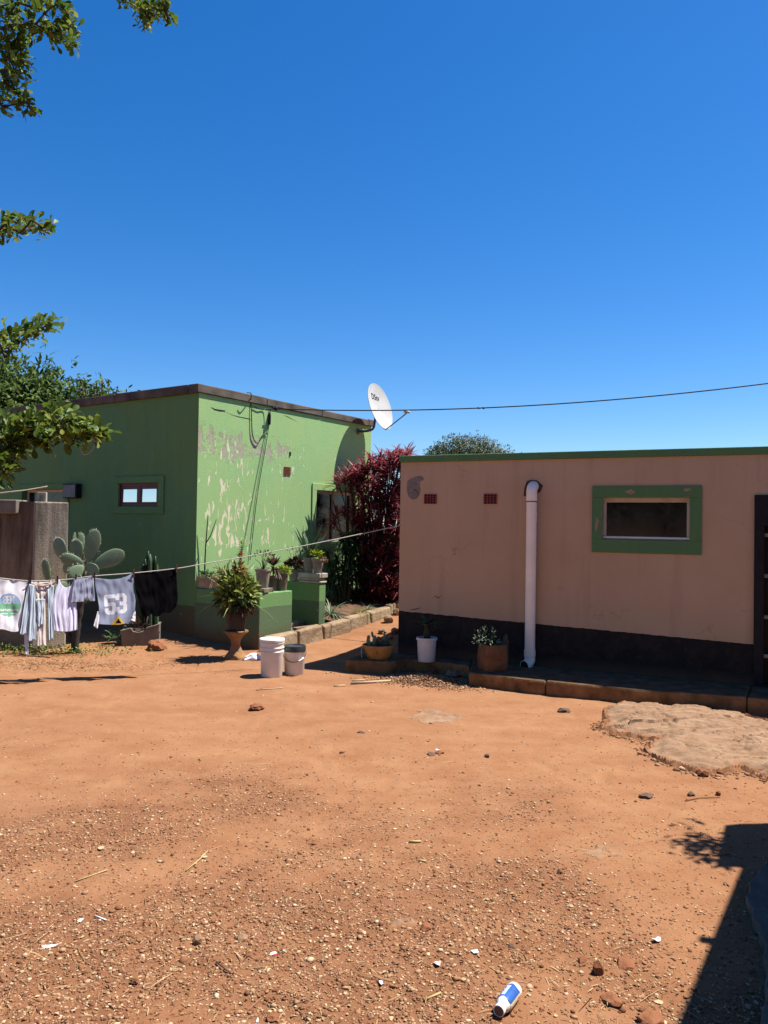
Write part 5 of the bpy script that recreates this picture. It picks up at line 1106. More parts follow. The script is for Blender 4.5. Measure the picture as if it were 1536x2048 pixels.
# broken grey tub
p = PG(280, 1287); k = p.y/FPX; FT = Frame(Vector((p.x, p.y, p.z)), R(12)); L_, D_, H_ = 78*k, .34, 42*k
tb2 = thing('broken_tub', 'broken grey-brown tub full of soil and dead stems, notch in its rim', 'tub', p, R(12))
def tp(pts, y, th, axis='y'):
    n = len(pts); m2 = MB()
    m2.add([((a, y, z) if axis == 'y' else (y, a, z)) for a, z in pts]+[((a, y+th, z) if axis == 'y' else (y+th, a, z)) for a, z in pts], [tuple(range(n))[::-1], tuple(range(n, 2*n))]+[(i, (i+1) % n, n+(i+1) % n, n+i) for i in range(n)]); return m2
M['tub'] = plain('grey_brown_tub', (0.30, 0.24, 0.17), .8, .3, 8, .4)
tp([(-L_*.38, -.03), (L_*.40, -.03), (L_*.5, H_), (L_*.22, H_*.86), (L_*.16, H_*.80), (L_*.10, H_*.66), (-L_*.02, H_*.60), (-L_*.14, H_*.66), (-L_*.20, H_*.82), (-L_*.46, H_*.70)], -D_/2, .03).build('front_panel', M['tub'], tb2, bevel=.006)
tp([(-L_*.38, -.03), (L_*.40, -.03), (L_*.5, H_*.95), (-L_*.45, H_*.9)], D_/2-.03, .03).build('back_panel', M['tub'], tb2, bevel=.006)
tp([(-D_/2+.032, -.03), (D_/2-.032, -.03), (D_/2-.032, H_*.95), (-D_/2+.032, H_)], L_*.43, .03, 'x').build('side_panel', M['conc_grey'], tb2, bevel=.006)
tp([(-D_/2+.032, -.03), (D_/2-.032, -.03), (D_/2-.032, H_*.8), (-D_/2+.032, H_*.6)], -L_*.43, .03, 'x').build('side_panel', M['tub'], tb2, bevel=.006)
mb = MB(); mb.rock((0, 0, H_*.45), (L_*.40, D_*.36, .08), 3, 2, .2); mb.build('soil', M['potsoil'], tb2, True)
bush(tb2, 'lf_brown', (-.02, 0, H_*.75), .17, 60, .12, .012, .4, .5, STRAP, 0); bush(tb2, 'lf_dark', (-L_*.62, -.05, .08), .13, 70, .09, .014, .5, .7, STRAP, -.2, 'side_weeds')
mb = MB(); mb.tube([(.05, -.05, H_*.5), (.10, -.06, H_*1.3)], .010, 6); mb.tube([(-L_*.3, -.1, H_*.6), (-L_*.75, -.16, .05)], .007, 6); mb.tube([(.12, -.1, H_*.8), (.22, -.15, H_*.72), (.26, -.16, H_*.58)], .009, 6); mb.build('dead_stems', M['stem_d'], tb2, True)

# ================================================================== prickly pear
bp_ = PG(152, 1306); dpt = bp_.y; k = dpt/FPX
pp_ = thing('prickly_pear', 'large grey-green prickly pear with broad spiny pads beside the concrete pier', 'cactus', bp_)
lc = lambda px, py, dd=0.0: PY(px, py, dpt+dd)-bp_
mb = MB(); mb.tube(smooth_path([Vector((0, 0, -.1)), lc(150, 1285), lc(156, 1240), lc(164, 1190), lc(168, 1150), lc(166, 1128)], 5), [.05+.012*math.sin(3.1*i_) for i_ in range(8)]+[.045+.01*math.sin(2.3*i_) for i_ in range(8)]+[.036+.006*math.sin(4*i_) for i_ in range(10)], 10)
mb.tube([lc(150, 1300), lc(135, 1310), lc(132, 1318)], [.05, .03, .015], 8); mb.tube([lc(152, 1300), lc(166, 1312), lc(178, 1318)], [.05, .03, .012], 8); mb.build('trunk', M['stem_d'], pp_, True)
for i, (bx, by, tx, ty, wpx, yaw, dd) in enumerate(((131, 1124, 109, 1076, 29, -.15, .0), (157, 1118, 152, 1079, 25, .05, -.03), (162, 1108, 162, 1066, 15, .5, .12), (176, 1124, 191, 1059, 31, .15, .0), (186, 1133, 246, 1105, 34, .10, -.04),
        (165, 1126, 124, 1113, 24, .2, -.10), (152, 1140, 117, 1134, 24, -.2, -.05), (167, 1132, 142, 1153, 28, .3, -.12), (172, 1130, 212, 1148, 28, -.3, -.10), (172, 1120, 205, 1100, 18, .8, .15), (143, 1120, 134, 1064, 12, 1.25, .12),
        (97, 1165, 90, 1118, 17, .2, .05), (150, 1150, 180, 1170, 26, -.4, -.1), (140, 1165, 110, 1185, 26, .3, -.05), (158, 1200, 185, 1185, 24, .3, .1))):
    a = lc(bx, by, dd); b = lc(tx, ty, dd); pad(pp_, a, b-a, (b-a).length*1.0, wpx*k*1.10, yaw, i+1)
mb = MB(); mb.tube([lc(150, 1290), lc(115, 1230, .05), lc(97, 1168, .05)], [.035, .03, .02], 8); mb.build('branch', M['stem_d'], pp_, True)
# columnar cactus behind the washing
q = PG(300, 1284); cc = thing('columnar_cactus', 'clump of thin upright cactus columns against the shaded green wall', 'cactus', q)
for i, (px, tp_) in enumerate(((291, 1118), (297, 1102), (303, 1108), (309, 1112), (313, 1122), (287, 1128))):
    a = PY(px, 1250, q.y)-q; b = PY(px+random.uniform(-2, 2), tp_, q.y)-q; mb = MB(); V = []; n = 12
    zs = np.linspace(-.05, b.z, 14)
    for j, z in enumerate(zs):
        r_ = (.032 if j < 13 else .012); t_ = j/13
        for s in range(n): an = 2*math.pi*s/n; rr = r_*(1 if s % 2 else .68); V.append((a.x*(1-t_)+b.x*t_+rr*math.cos(an), a.y+rr*math.sin(an)+.03*math.sin(i*2.1), z))
    mb.add(V, [(j*n+s, j*n+(s+1) % n, (j+1)*n+(s+1) % n, (j+1)*n+s) for j in range(13) for s in range(n)]+[tuple(range(13*n, 14*n))]); mb.build('column', M['lf_grey'] if i in (2, 4) else M['lf_dark'], cc, True)
# weeds under the washing
c = PG(75, 1306); n = 900; X = c.x+rng.normal(0, .55, n); Y = c.y+rng.normal(-.03, .12, n); d = rand_dirs(n, .1, .9)
o = leaves('ground_cover', M['lf_mix'], None, np.stack([X, Y, GM(X, Y)+rng.random(n)*.09], 1), d, rand_dirs(n, .3, 1), rng.uniform(.02, .045, n), rng.uniform(.012, .025, n), .3, .2, OVAL)
tag(stuff(o), 'low green weeds creeping under the washing', 'weeds')
c = PG(80, 1330); n = 1500; X = c.x+rng.normal(.1, .75, n); Y = c.y+rng.normal(.05, .22, n); d = rand_dirs(n, .0, .7)
o = leaves('dry_grass', M['straw'], None, np.stack([X, Y, GM(X, Y)], 1), d, rand_dirs(n, .3, 1), rng.uniform(.02, .07, n), rng.uniform(.003, .007, n), .3, .2, STRAP)
tag(stuff(o), 'sparse dry grass and litter on the earth below the washing', 'grass')

# ================================================================== red cordyline and garden plants
cb = FG.wld(FG.loc(PZ(748, 1207, .38))); cb.z = .36; DP = cb.y
co = thing('cordyline_shrub', 'tall red cordyline shrub with strappy maroon leaf rosettes in the raised bed', 'shrub', cb)
SIL = [(862, 735, 800), (895, 742, 815), (915, 740, 822), (930, 722, 812), (945, 690, 806), (975, 680, 806), (1000, 684, 806), (1040, 700, 806), (1080, 690, 806), (1100, 705, 806), (1140, 716, 806), (1175, 728, 804)]
ros = [(690, 950, -.1), (700, 940, .1), (676, 962, 0), (712, 958, -.2), (742, 915, 0), (752, 930, .1), (735, 935, -.2), (792, 902, .1), (803, 908, .2), (782, 912, 0), (770, 925, .1), (812, 905, .2), (668, 1042, -.3), (690, 1018, -.3), (708, 1012, -.2), (672, 1020, 0)]
rr_ = random.Random(4)
while len(ros) < 190:
    y = rr_.uniform(905, 1185); x0 = np.interp(y, [s[0] for s in SIL], [s[1] for s in SIL]); x1_ = np.interp(y, [s[0] for s in SIL], [s[2] for s in SIL])
    ros.append((rr_.uniform(x0+8, x1_), y, rr_.uniform(-.45, .5)))
Pl = []; Dl = []; Ll = []; Tl = []; mb = MB()
for (x, y, dd) in ros:
    tip = PY(x, y, DP+dd+.15)-cb; base = Vector((rr_.uniform(-.22, .25)+tip.x*.35, rr_.uniform(-.22, .22)+.1, -.02))
    mid = base.lerp(tip, .55)+Vector((rr_.uniform(-.05, .05), rr_.uniform(-.05, .05), .10)); mb.tube([base, mid, tip], [.013, .010, .008], 5)
    n = 34; t = rng.random(n)
    d = rand_dirs(n, -.25, .98); d = norm(d+np.array([0, 0, .25])); Pl.append(np.array(tip)+np.stack([0*t, 0*t, -t*.16], 1)); Dl.append(d)
    Ll.append(rng.uniform(.17, .31, n)); Tl.append(np.clip(rng.normal(.45+.25*(d[:, 2]), .22, n), 0, 1))
mb.build('stems', M['stem_d'], co, True)
P = np.concatenate(Pl); D = np.concatenate(Dl); n = len(P)
leaves('foliage', M['lf_red'], co, P, D, norm(np.array([0, 0, 1.])-D*D[:, 2:3]*.99+rand_dirs(n)*.25), np.concatenate(Ll), rng.uniform(.020, .034, n), rng.uniform(.1, .7, n), .3, STRAP, np.concatenate(Tl))
# hanging withered skirt
n = 1900; x = rng.uniform(-.5, .5, n); z = rng.uniform(.1, 1.2, n); d = rand_dirs(n, -.95, -.1)
leaves('withered_leaves', M['lf_brown'], co, np.stack([x, rng.uniform(-.25, .3, n), z], 1), d, rand_dirs(n), rng.uniform(.12, .24, n), .018, .2, .3, STRAP)
c = FG.wld(FG.loc(PZ(688, 1215, .36))); gs = thing('garden_shrub', 'dark green strappy shrub below the side window behind the veranda', 'shrub', c)
for i, (px, py) in enumerate(((672, 1120), (690, 1100), (700, 1140), (682, 1155), (665, 1150), (705, 1110), (655, 1105), (695, 1075), (660, 1128), (676, 1138), (693, 1122), (708, 1158), (690, 1172), (670, 1175), (712, 1130), (700, 1185), (680, 1190), (660, 1165), (684, 1084), (712, 1095))):
    q = PY(px, py, c.y+.15)-c; tuft(gs, 'lf_dark', q, 34, .26, .022, .02, -.6, .9, .5, name='rosette'); m2 = MB(); m2.tube([(q.x*.3, 0, 0), q], [.014, .009], 5); m2.build('stem', M['stem_d'], gs, True)
q = FG.wld((x3+.28, KY+.22, kz(x3+.28)+.02)); t = thing('spider_plant', 'tuft of arching pale green blades at the foot of the end wall', 'plant', q); tuft(t, 'lf_grey', (0, 0, 0), 60, .34, .018, .05, .1, .95, .8)
for i, (px, py) in enumerate(((735, 1222), (758, 1214), (720, 1226))):
    q = PZ(px, py-4, .37); t = thing('grass_tuft', 'small tuft of narrow blades spilling over the garden kerb', 'plant', q, 0, 'tufts along the garden kerb'); tuft(t, 'lf_mix' if i else 'lf_grey', (0, 0, 0), 26, .22, .010, .03, .0, .9, .8)
q = PZ(780, 1205, .40); t = thing('garden_shrub', 'yellowing narrow-leaved shrub at the bed end beside the tan wall', 'shrub', q); bush(t, 'lf_dry', (0, 0, .12), .16, 120, .10, .014, .4, 1.1, STRAP, -.3); bush(t, 'lf_grey', (.03, 0, .45), .2, 90, .09, .013, .4, 1.4, STRAP, -.6, 'upper_foliage')

# ================================================================== trees
M['bark'] = plain('grey_brown_bark', (0.13, 0.095, 0.065), .9, .4, 14, .8)
M['lf_mango'] = mat_leaf('mango_leaf', (0.04, 0.08, 0.018), (0.10, 0.155, 0.03), (0.19, 0.25, 0.06), .2, .6, .15)
M['lf_near'] = mat_leaf('terminalia_leaf', (0.05, 0.10, 0.015), (0.16, 0.24, 0.03), (0.34, 0.38, 0.08), .38, .35, .5)
M['lf_far'] = mat_leaf('thorn_tree_leaf', (0.06, 0.085, 0.035), (0.13, 0.16, 0.06), (0.20, 0.22, 0.10), .2)
def lobed_crown(par, mat, lobes, n, L, W_, droop=.5, name='crown', per=7, prof=OVAL):
    P = []; D = []; N = []
    tot = sum(l[3]**2 for l in lobes)
    for (x, y, z, r, hz) in [(l[0], l[1], l[2], l[3], l[4] if len(l) > 4 else .8) for l in lobes]:
        m = int(n*r*r/tot/per); c = rand_dirs(m, -.55, 1); rad = r*(1-.45*rng.random(m)**2.2)*(1+.12*rng.normal(size=m))
        c = c*rad[:, None]*np.array([1, 1, hz])
        for _ in range(per):
            P.append(c+rng.normal(0, L*.35, (m, 3))+np.array([x, y, z])); out = norm(c/np.array([1, 1, hz]))
            D.append(norm(out*.6+rand_dirs(m)*.9+np.array([0, 0, -droop]))); N.append(norm(out+rand_dirs(m)*.5+np.array([0, 0, .6])))
    P = np.concatenate(P); n2 = len(P)
    return leaves(name, M[mat], par, P, np.concatenate(D), np.concatenate(N), L*rng.uniform(.6, 1.2, n2), W_*rng.uniform(.7, 1.2, n2), rng.uniform(.1, .5, n2), .2, prof)
# mango behind the green house
mt = thing('mango_tree', 'dense round-crowned dark green tree behind the green house roof', 'tree', (-10.6, 21.5, -.15))
lob = [(-1.2, 0, 4.6, 2.3), (.5, -.4, 4.6, 2.0), (1.9, -.2, 4.4, 1.5), (2.9, .3, 4.2, 1.25), (3.8, 0, 3.9, 1.15), (4.4, 0, 3.5, .9), (-2.6, .3, 4.4, 2.0), (-.6, -.6, 5.4, 1.3), (3.3, .2, 3.1, .9), (1.2, -.5, 4.9, 1.0), (2.2, -.6, 4.3, .8)]
lobed_crown(mt, 'lf_mango', lob, 30000, .20, .062, .55)
mb = MB(); mb.tube([(0, 0, -.3), (.05, 0, 1.4), (0, .1, 2.6)], [.3, .24, .2], 10)
for l in lob: mb.tube([(0, .1, 2.3), (l[0]*.5, l[1]*.5, 3.0), (l[0]*.9, l[1]*.9, l[2])], [.12, .09, .04], 7)
mb.build('trunk', M['bark'], mt, True)
# slim sapling crowns showing over the parapet
def sapling(pxs, depth, lab, spread, nleaf, base_px):
    b = PY(base_px, 1050, depth); b.z = .1; t = thing('young_tree', lab, 'tree', b); mb = MB(); P = []; D = []
    for (px, py) in pxs:
        q = PY(px, py, depth)-b; mb.tube([(0, 0, -.2), (q.x*.3, 0, q.z*.55), q], [.05, .03, .008], 6)
        m = nleaf; tt = rng.random(m)**1.3; P.append(np.array(q)[None]*(1-tt*.16)[:, None]+rng.normal(0, spread, (m, 3))); D.append(norm(rand_dirs(m)+np.array([0, 0, .3])))
    mb.build('trunk', M['bark'], t, True); P = np.concatenate(P); D = np.concatenate(D); m = len(P)
    leaves('crown', M['lf_mango'], t, P, D, rand_dirs(m, .2, 1), rng.uniform(.10, .17, m), rng.uniform(.035, .06, m), .3, .2, OVAL); return t
sapling([(164, 756), (172, 768), (190, 772), (205, 756), (199, 768), (182, 785), (170, 785), (204, 775), (160, 775), (190, 790)], 19.5, 'thin twiggy young tree poking above the parapet beside the mango', .11, 42, 185)
sapling([(228, 782), (224, 790), (250, 782), (262, 781), (275, 779)], 19.5, 'tips of a sparse bush just showing over the parapet', .07, 26, 250)
# thorn tree behind the tan building
tt_ = thing('thorn_tree', 'spreading feathery green tree top behind the tan building roof', 'tree', (4.4, 36, .1)); tt_.location = (PY(945, 1050, 34).x, 34, .1)
kx_ = 34/FPX; zc_ = PY(945, 905, 34).z-.1
lob = [(-1.35, 0, zc_-.25, .75, .75), (-.7, -.1, zc_-.05, 1.0, .75), (.0, 0, zc_-.1, 1.0, .8), (.7, 0, zc_-.30, 1.0, .75), (1.45, 0, zc_-.55, .8, .7), (-1.7, 0, zc_-.7, .7, .8), (0, .2, zc_-1.0, 1.9, .5), (2.0, 0, zc_-.65, .4, .6)]
lobed_crown(tt_, 'lf_far', lob, 26000, .11, .038, -.1, per=6)
mb = MB(); mb.tube([(0, 0, -.3), (.1, 0, 1.6), (.0, 0, 2.6)], [.2, .15, .12], 8)
for l in lob: mb.tube([(0, 0, 2.3), (l[0]*.6, l[1], 3.0), (l[0]*.95, l[1], l[2]+.3)], [.08, .05, .012], 6)
for _ in range(46):
    l = random.choice(lob); a = Vector((l[0]+random.uniform(-.5, .5)*l[3], random.uniform(-.3, .3), l[2]+l[3]*l[4]*.55)); mb.tube([a, a+Vector((random.uniform(-.25, .35), 0, random.uniform(.12, .42)))], [.008, .004], 4)
mb.build('trunk', M['bark'], tt_, True)

# near tree whose boughs reach in from beside the yard
TX, TY = -4.75, 5.1
nt = thing('shade_tree', 'leafy tree whose boughs of small paddle leaves reach over the yard', 'tree', (TX, TY, 0))
tb_ = Vector((TX, TY, 0)); mb = MB()
mb.tube([(0, 0, -.3), (.03, 0, 1.0), (.0, .05, 2.6), (.05, .05, 4.2), (.1, .1, 6.2)], [.19, .15, .125, .10, .05], 12)
BR_ = [  # depth, root pixel, clusters, leaf length, leaves per cluster
 (5.6, (-420, -80), 4.7, [(-120, 10), (-60, 40), (-25, 25), (-20, 90), (-30, 150), (-25, 205), (8, 12), (30, 8), (55, 12), (80, 10), (105, 12), (128, 18), (140, 42), (122, 55), (98, 52), (72, 48), (48, 40), (25, 50), (8, 60), (5, 90), (22, 88), (45, 78), (62, 70), (18, 118), (38, 112), (55, 128), (10, 140), (30, 142), (12, 165), (48, 158), (25, 178), (42, 192), (55, 205), (10, 198), (62, 222), (8, 214), (146, 72), (150, 88), (128, 78), (110, 72)], .058, 17),
 (6.0, (200, -260), 4.9, [(215, -60), (235, -30), (262, -22), (290, -25), (320, -20), (245, 0), (262, 4), (278, 12), (292, 24), (306, 14), (318, 6), (330, 14), (338, 22), (300, 40), (312, 34), (290, 56), (338, 44)], .056, 14),
 (4.9, (-360, 520), 2.9, [(-120, 500), (-70, 485), (-30, 470), (-5, 462), (14, 450), (8, 432), (28, 440), (40, 452), (55, 452), (62, 440), (72, 455), (85, 456), (98, 450), (42, 466), (22, 468), (6, 488)], .056, 8),
 (4.8, (-380, 720), 2.4, [(-140, 720), (-80, 705), (-30, 692), (-5, 684), (12, 676), (26, 672), (40, 670), (52, 668), (64, 664), (76, 660), (88, 656), (100, 652), (110, 648), (8, 694), (24, 688), (44, 682), (10, 715)], .056, 10),
 (4.5, (-420, 900), 1.9, [(-150, 890), (-90, 880), (-40, 878), (-20, 920), (0, 872), (18, 872), (40, 868), (60, 866), (80, 868), (100, 868), (120, 868), (140, 868), (160, 868), (176, 872), (190, 872), (200, 868), (66, 840), (84, 850), (118, 814), (122, 834), (130, 850), (150, 848), (164, 856), (10, 832), (30, 850), (48, 852), (20, 892), (40, 888), (12, 912), (26, 922), (4, 935), (34, 905), (70, 886), (100, 882), (146, 884), (10, 950), (104, 848), (182, 858)], .062, 15)]
LPn, LDn, LNn, LLn = [], [], [], []
for dep, root, rz_, cl, LL, npc in BR_:
    rt_ = PY(root[0], root[1], dep)-tb_; mb.tube(smooth_path([Vector((.03, .05, min(rz_, 5.8)-.5)), Vector((.03, .05, min(rz_, 5.8)-.5)).lerp(rt_, .5)+Vector((0, 0, .15)), rt_], 4), np.linspace(.06, .030, 9), 8)
    done = [(root, rt_, .026)]
    for (px, py) in sorted(cl, key=lambda c: math.hypot(c[0]-root[0], c[1]-root[1])):
        q = PY(px, py, dep+random.uniform(-.22, .22))-tb_
        par_ = min(done, key=lambda d: (d[1]-q).length + (0.35 if d[0][0] > px+6 else 0)); mid = par_[1].lerp(q, .5)+Vector((0, 0, random.uniform(-.012, .02)))
        r1_ = max(.0028, par_[2]*.80); mb.tube([par_[1], mid, q], [min(par_[2], .012), (r1_+.003)/2+.001, min(r1_, .010)], 5); done.append(((px, py), q, r1_))
        ax = np.array((q-par_[1]).normalized()); m = int(npc*2.1)
        # whorls of paddle leaves along the twig
        tt = rng.random(m); pos = np.array(par_[1])[None]*(1-tt)[:, None]*.55+np.array(q)[None]*(1-(1-tt)*.55)[:, None] if False else np.array(q)[None]+(np.array(par_[1]-q)[None]*(tt*.75)[:, None])+rng.normal(0, .026, (m, 3))
        d = norm(ax[None]*.7+rand_dirs(m)*.85+np.array([0, 0, .35])); LPn.append(pos); LDn.append(d); LNn.append(norm(rand_dirs(m, .0, 1)+np.array([0, 0, .8]))); LLn.append(LL*rng.uniform(.55, 1.15, m))
# the rest of the crown, out past the edge of the picture
for _ in range(90):
    q = Vector((random.uniform(-1.6, .55), random.uniform(-1.3, 1.3), random.uniform(2.7, 6.4))); b = tb_+q
    if proj(b)[0] > -60: continue
    mb.tube([(.03, .05, max(2.2, q.z-.7)), Vector((.03, .05, q.z-.4)).lerp(q, .6), q], [.03, .018, .006], 5); m = 40
    LPn.append(np.array(q)[None]+rng.normal(0, .14, (m, 3))); LDn.append(norm(rand_dirs(m)+np.array([0, 0, .3]))); LNn.append(rand_dirs(m, .2, 1)); LLn.append(.06*rng.uniform(.6, 1.15, m))
mb.build('trunk', M['bark'], nt, True)
P = np.concatenate(LPn); Ln = np.concatenate(LLn)*1.18; n = len(P)
leaves('crown', M['lf_near'], nt, P, np.concatenate(LDn), np.concatenate(LNn), Ln, Ln*rng.uniform(.42, .58, n), rng.uniform(0, .35, n), .25, [(0, .10), (.3, .45), (.62, .95), (.86, .85), (1, .25)])
mb = MB(); mb.tube(smooth_path([PY(188, 880, 4.5), PY(187, 895, 4.5), PY(178, 906, 4.5), PY(167, 909, 4.5), PY(162, 900, 4.5), PY(160, 894, 4.5)], 5), .0028, 6)
tag(mb.build('wire_hook', plain('pale_wire', (0.6, 0.56, 0.45), .5, .1, 9, 0), None, True), 'curled pale wire dangling from the lowest leafy bough', 'wire')

# ================================================================== rock outcrop and embedded rock sheets
def sdist(poly, X, Y):
    P = np.array(poly); n = len(P); d = np.full(X.shape, 1e9); ins = np.zeros(X.shape, bool)
    for i in range(n):
        a, b = P[i], P[(i+1) % n]; e = b-a; wx, wy = X-a[0], Y-a[1]; t = np.clip((wx*e[0]+wy*e[1])/(e@e), 0, 1)
        d = np.minimum(d, np.hypot(wx-e[0]*t, wy-e[1]*t)); c = ((a[1] > Y) != (b[1] > Y)) & (X < (b[0]-a[0])*(Y-a[1])/(b[1]-a[1]+1e-12)+a[0]); ins ^= c
    return np.where(ins, d, -d)
def outcrop(name, pxs, thick, mat, lab, step=.013, seed=0, edge=.06):
    poly = [(p.x, p.y) for p in (PG(*q) for q in pxs)]; A = np.array(poly); c = A.mean(0)
    x = np.arange(A[:, 0].min()-.08, A[:, 0].max()+.08, step); y = np.arange(A[:, 1].min()-.08, A[:, 1].max()+.08, step); X, Y = np.meshgrid(x, y)
    d = sdist(poly, X, Y)+(fbm(X*6, Y*6, seed, 3)-.5)*.12+(fbm(X*14, Y*14, seed+2, 2)-.5)*.02
    h = thick*(.62*sstep(-.035, edge*.85, d)+.38*sstep(edge*.6, edge*3.2, d+(fbm(X*3, Y*3, seed+7)-.5)*.25))
    ridge = np.abs(fbm(X*2.2+.6*Y, Y*5.0, seed+4)-.5)*2; h = h-sstep(.10, .0, ridge)*.014*(d > .03)+(fbm(X*9, Y*9, seed+5)-.5)*.014+(fbm(X*30, Y*30, seed+6, 3)-.5)*.008
    k_ = min(1, thick/.08); rs_ = np.random.default_rng(seed+50); wx_ = X+(fbm(X*3, Y*3, seed+21)-.5)*.30; wy_ = Y+(fbm(X*3, Y*3, seed+22)-.5)*.22
    ar = (x[-1]-x[0])*(y[-1]-y[0]); ns_ = int(np.clip(ar*7, 5, 90)); sx_ = rs_.uniform(x[0], x[-1], ns_); sy_ = rs_.uniform(y[0], y[-1], ns_); hh_ = rs_.normal(0, .006, ns_); gx_ = rs_.normal(0, .018, ns_); gy_ = rs_.normal(0, .018, ns_)
    D_ = np.stack([np.hypot((wx_-a_)*.8, (wy_-b_)*1.5) for a_, b_ in zip(sx_, sy_)]); o_ = np.argsort(D_, 0)[:2]; f1 = np.take_along_axis(D_, o_[:1], 0)[0]; f2 = np.take_along_axis(D_, o_[1:], 0)[0]; id_ = o_[0]
    h = h+k_*(hh_[id_]+gx_[id_]*(wx_-sx_[id_])+gy_[id_]*(wy_-sy_[id_]))*sstep(0, .06, d)-k_*.018*sstep(.020, .003, f2-f1)*(d > .01)*sstep(.40, .55, fbm(X*2, Y*2, seed+33))
    tn = fbm(X*1.6+Y*.5, Y*3.2, seed+11)
    for th_ in (.38, .46, .53, .60): h = h-k_*.009*sstep(th_-.006, th_+.006, tn)*(d > .02)
    tn2 = fbm(X*5, Y*9, seed+13)
    for th_ in (.40, .52, .62): h = h-k_*.005*sstep(th_-.01, th_+.01, tn2)*(d > .02)
    Z = GM(X, Y)+h*sstep(-.05, .02, d)-.035*sstep(.01, -.06, d); nx_, ny_ = len(x), len(y); i = (np.arange(ny_-1)[:, None]*nx_+np.arange(nx_-1)[None]).ravel()
    Q = np.stack([i, i+1, i+nx_+1, i+nx_], 1); keep = (d.ravel()[Q] > -.075).any(1)
    V = np.stack([X.ravel()-c[0], Y.ravel()-c[1], Z.ravel()], 1); Q = Q[keep]; us = np.unique(Q); rm = np.zeros(len(V), int); rm[us] = np.arange(len(us))
    om_ = np_mesh(name, V[us], rm[Q]); ra_ = om_.attributes.new('rim', 'FLOAT', 'POINT'); ra_.data.foreach_set('value', (1-sstep(-.04, .16 if thick > .05 else .05, d)).ravel()[us].astype(np.float32))
    o = link(name, om_, M['outcrop']); o.location = (c[0], c[1], 0); smooth_angle(o, 35); return tag(o, lab, 'rock')
outcrop('rock_outcrop', [(1212, 1420), (1240, 1410), (1280, 1405), (1330, 1411), (1400, 1418), (1470, 1432), (1540, 1446), (1680, 1475), (1690, 1600), (1600, 1585), (1536, 1560), (1480, 1540), (1430, 1552), (1380, 1545), (1330, 1525), (1287, 1503), (1300, 1489), (1322, 1480), (1270, 1479), (1235, 1470), (1192, 1456), (1205, 1444)], .085, 'rock', 'broad flat tan rock outcrop with broken red edges near the apron', seed=3)
ep = [PG(*q) for q in ((1205, 1444), (1192, 1456), (1235, 1470), (1270, 1479), (1322, 1480), (1300, 1489), (1287, 1503), (1330, 1525), (1380, 1545), (1430, 1552), (1480, 1540), (1536, 1560), (1600, 1585))]; ex = []; ey = []
for a_, b_ in zip(ep[:-1], ep[1:]):
    m_ = int((b_-a_).length*420); t_ = rng.random(m_); ex.append(a_.x+(b_.x-a_.x)*t_+rng.normal(0, .035, m_)-.01); ey.append(a_.y+(b_.y-a_.y)*t_+rng.normal(-.025, .035, m_))
ex = np.concatenate(ex); ey = np.concatenate(ey); m_ = len(ex)
o = stuff(pebbles('edge_rubble', ex, ey, np.clip(.0065*np.exp(rng.normal(0, .55, m_)), .003, .026), rng.beta(1.6, 2.4, m_))); tag(o, 'crumbled red rock chips along the broken edge of the outcrop', 'rubble')
outcrop('rock_sheet', [(812, 1436), (850, 1418), (900, 1424), (935, 1434), (905, 1446), (850, 1446)], .018, 'rock', 'thin greyish rock sheet showing flush in the trodden earth', seed=8, edge=.05)
outcrop('rock_sheet', [(1180, 1712), (1195, 1695), (1240, 1693), (1236, 1712), (1200, 1722)], .010, 'rock', 'small pale rock sheet worn level with the earth near the shadow', step=.012, seed=12, edge=.03)
outcrop('rock_sheet', [(772, 1850), (790, 1842), (825, 1842), (840, 1854), (820, 1862), (780, 1860)], .022, 'rock', 'long flat brown rock lying beside a round red stone', step=.008, seed=14, edge=.02)
for i, a in enumerate(((851, 1860, 26, 18, 'round red stone touching the long flat rock', 'rock_red'), (396, 1884, 26, 18, 'cream-brown pebbly stone with dark underside', 'rock'), (485, 1881, 26, 14, 'pale cream stone lying alone on fine gravel', 'rock'),
     (1197, 1950, 24, 34, 'upright-leaning red stone in the gravel', 'rock_red'), (1165, 1925, 26, 14, 'rounded red stone half buried by the leaning stone', 'rock_red'), (1250, 1935, 44, 20, 'jagged red rock ridge poking from the gravel', 'rock_red'), (1224, 2005, 46, 16, 'long red stone lying on its side in the gravel', 'rock_red'),
     (1128, 1424, 24, 10, 'grey stone sitting just outside the building shadow', 'rock_dark'), (880, 1507, 20, 8, 'red chip beside a white crumpled scrap', 'rock_red'), (862, 1510, 22, 7, 'flat grey chip on the trodden earth', 'rock_dark'), (974, 1513, 12, 7, 'single dark pebble with a pale top', 'rock_dark'), (722, 1466, 16, 5, 'flat dark chip in the middle of the bare earth', 'rock_dark'),
     (1292, 1594, 30, 10, 'low grey-brown stone in the earth below the outcrop', 'rock_dark'), (1382, 1592, 18, 10, 'dark stone lying near the outcrop edge', 'rock_dark'), (1436, 1590, 12, 10, 'small dark red stone near the outcrop edge', 'rock_red'), (1405, 1552, 26, 18, 'red-brown lump broken off the outcrop edge', 'rock_red'),
     (1118, 1750, 10, 12, 'small black stone on the gravel edge', 'rock_dark'), (1300, 2045, 56, 20, 'broad low red stone beside the long red stone', 'rock_red'), (1022, 1896, 14, 8, 'small black chip above the bottle', 'rock_dark'), (1452, 1772, 12, 10, 'cream pebble near the shadow edge', 'rock'), (270, 1965, 18, 12, 'orange stone among fine gravel', 'rock_red'), (545, 2040, 26, 14, 'red-brown stone next to a tiny paper spike', 'rock_red'))):
    rock_at(a[0], a[1], a[2], a[3], a[4], a[5], 60+i, 'stone', 'stone', sub=2, amp=.32)

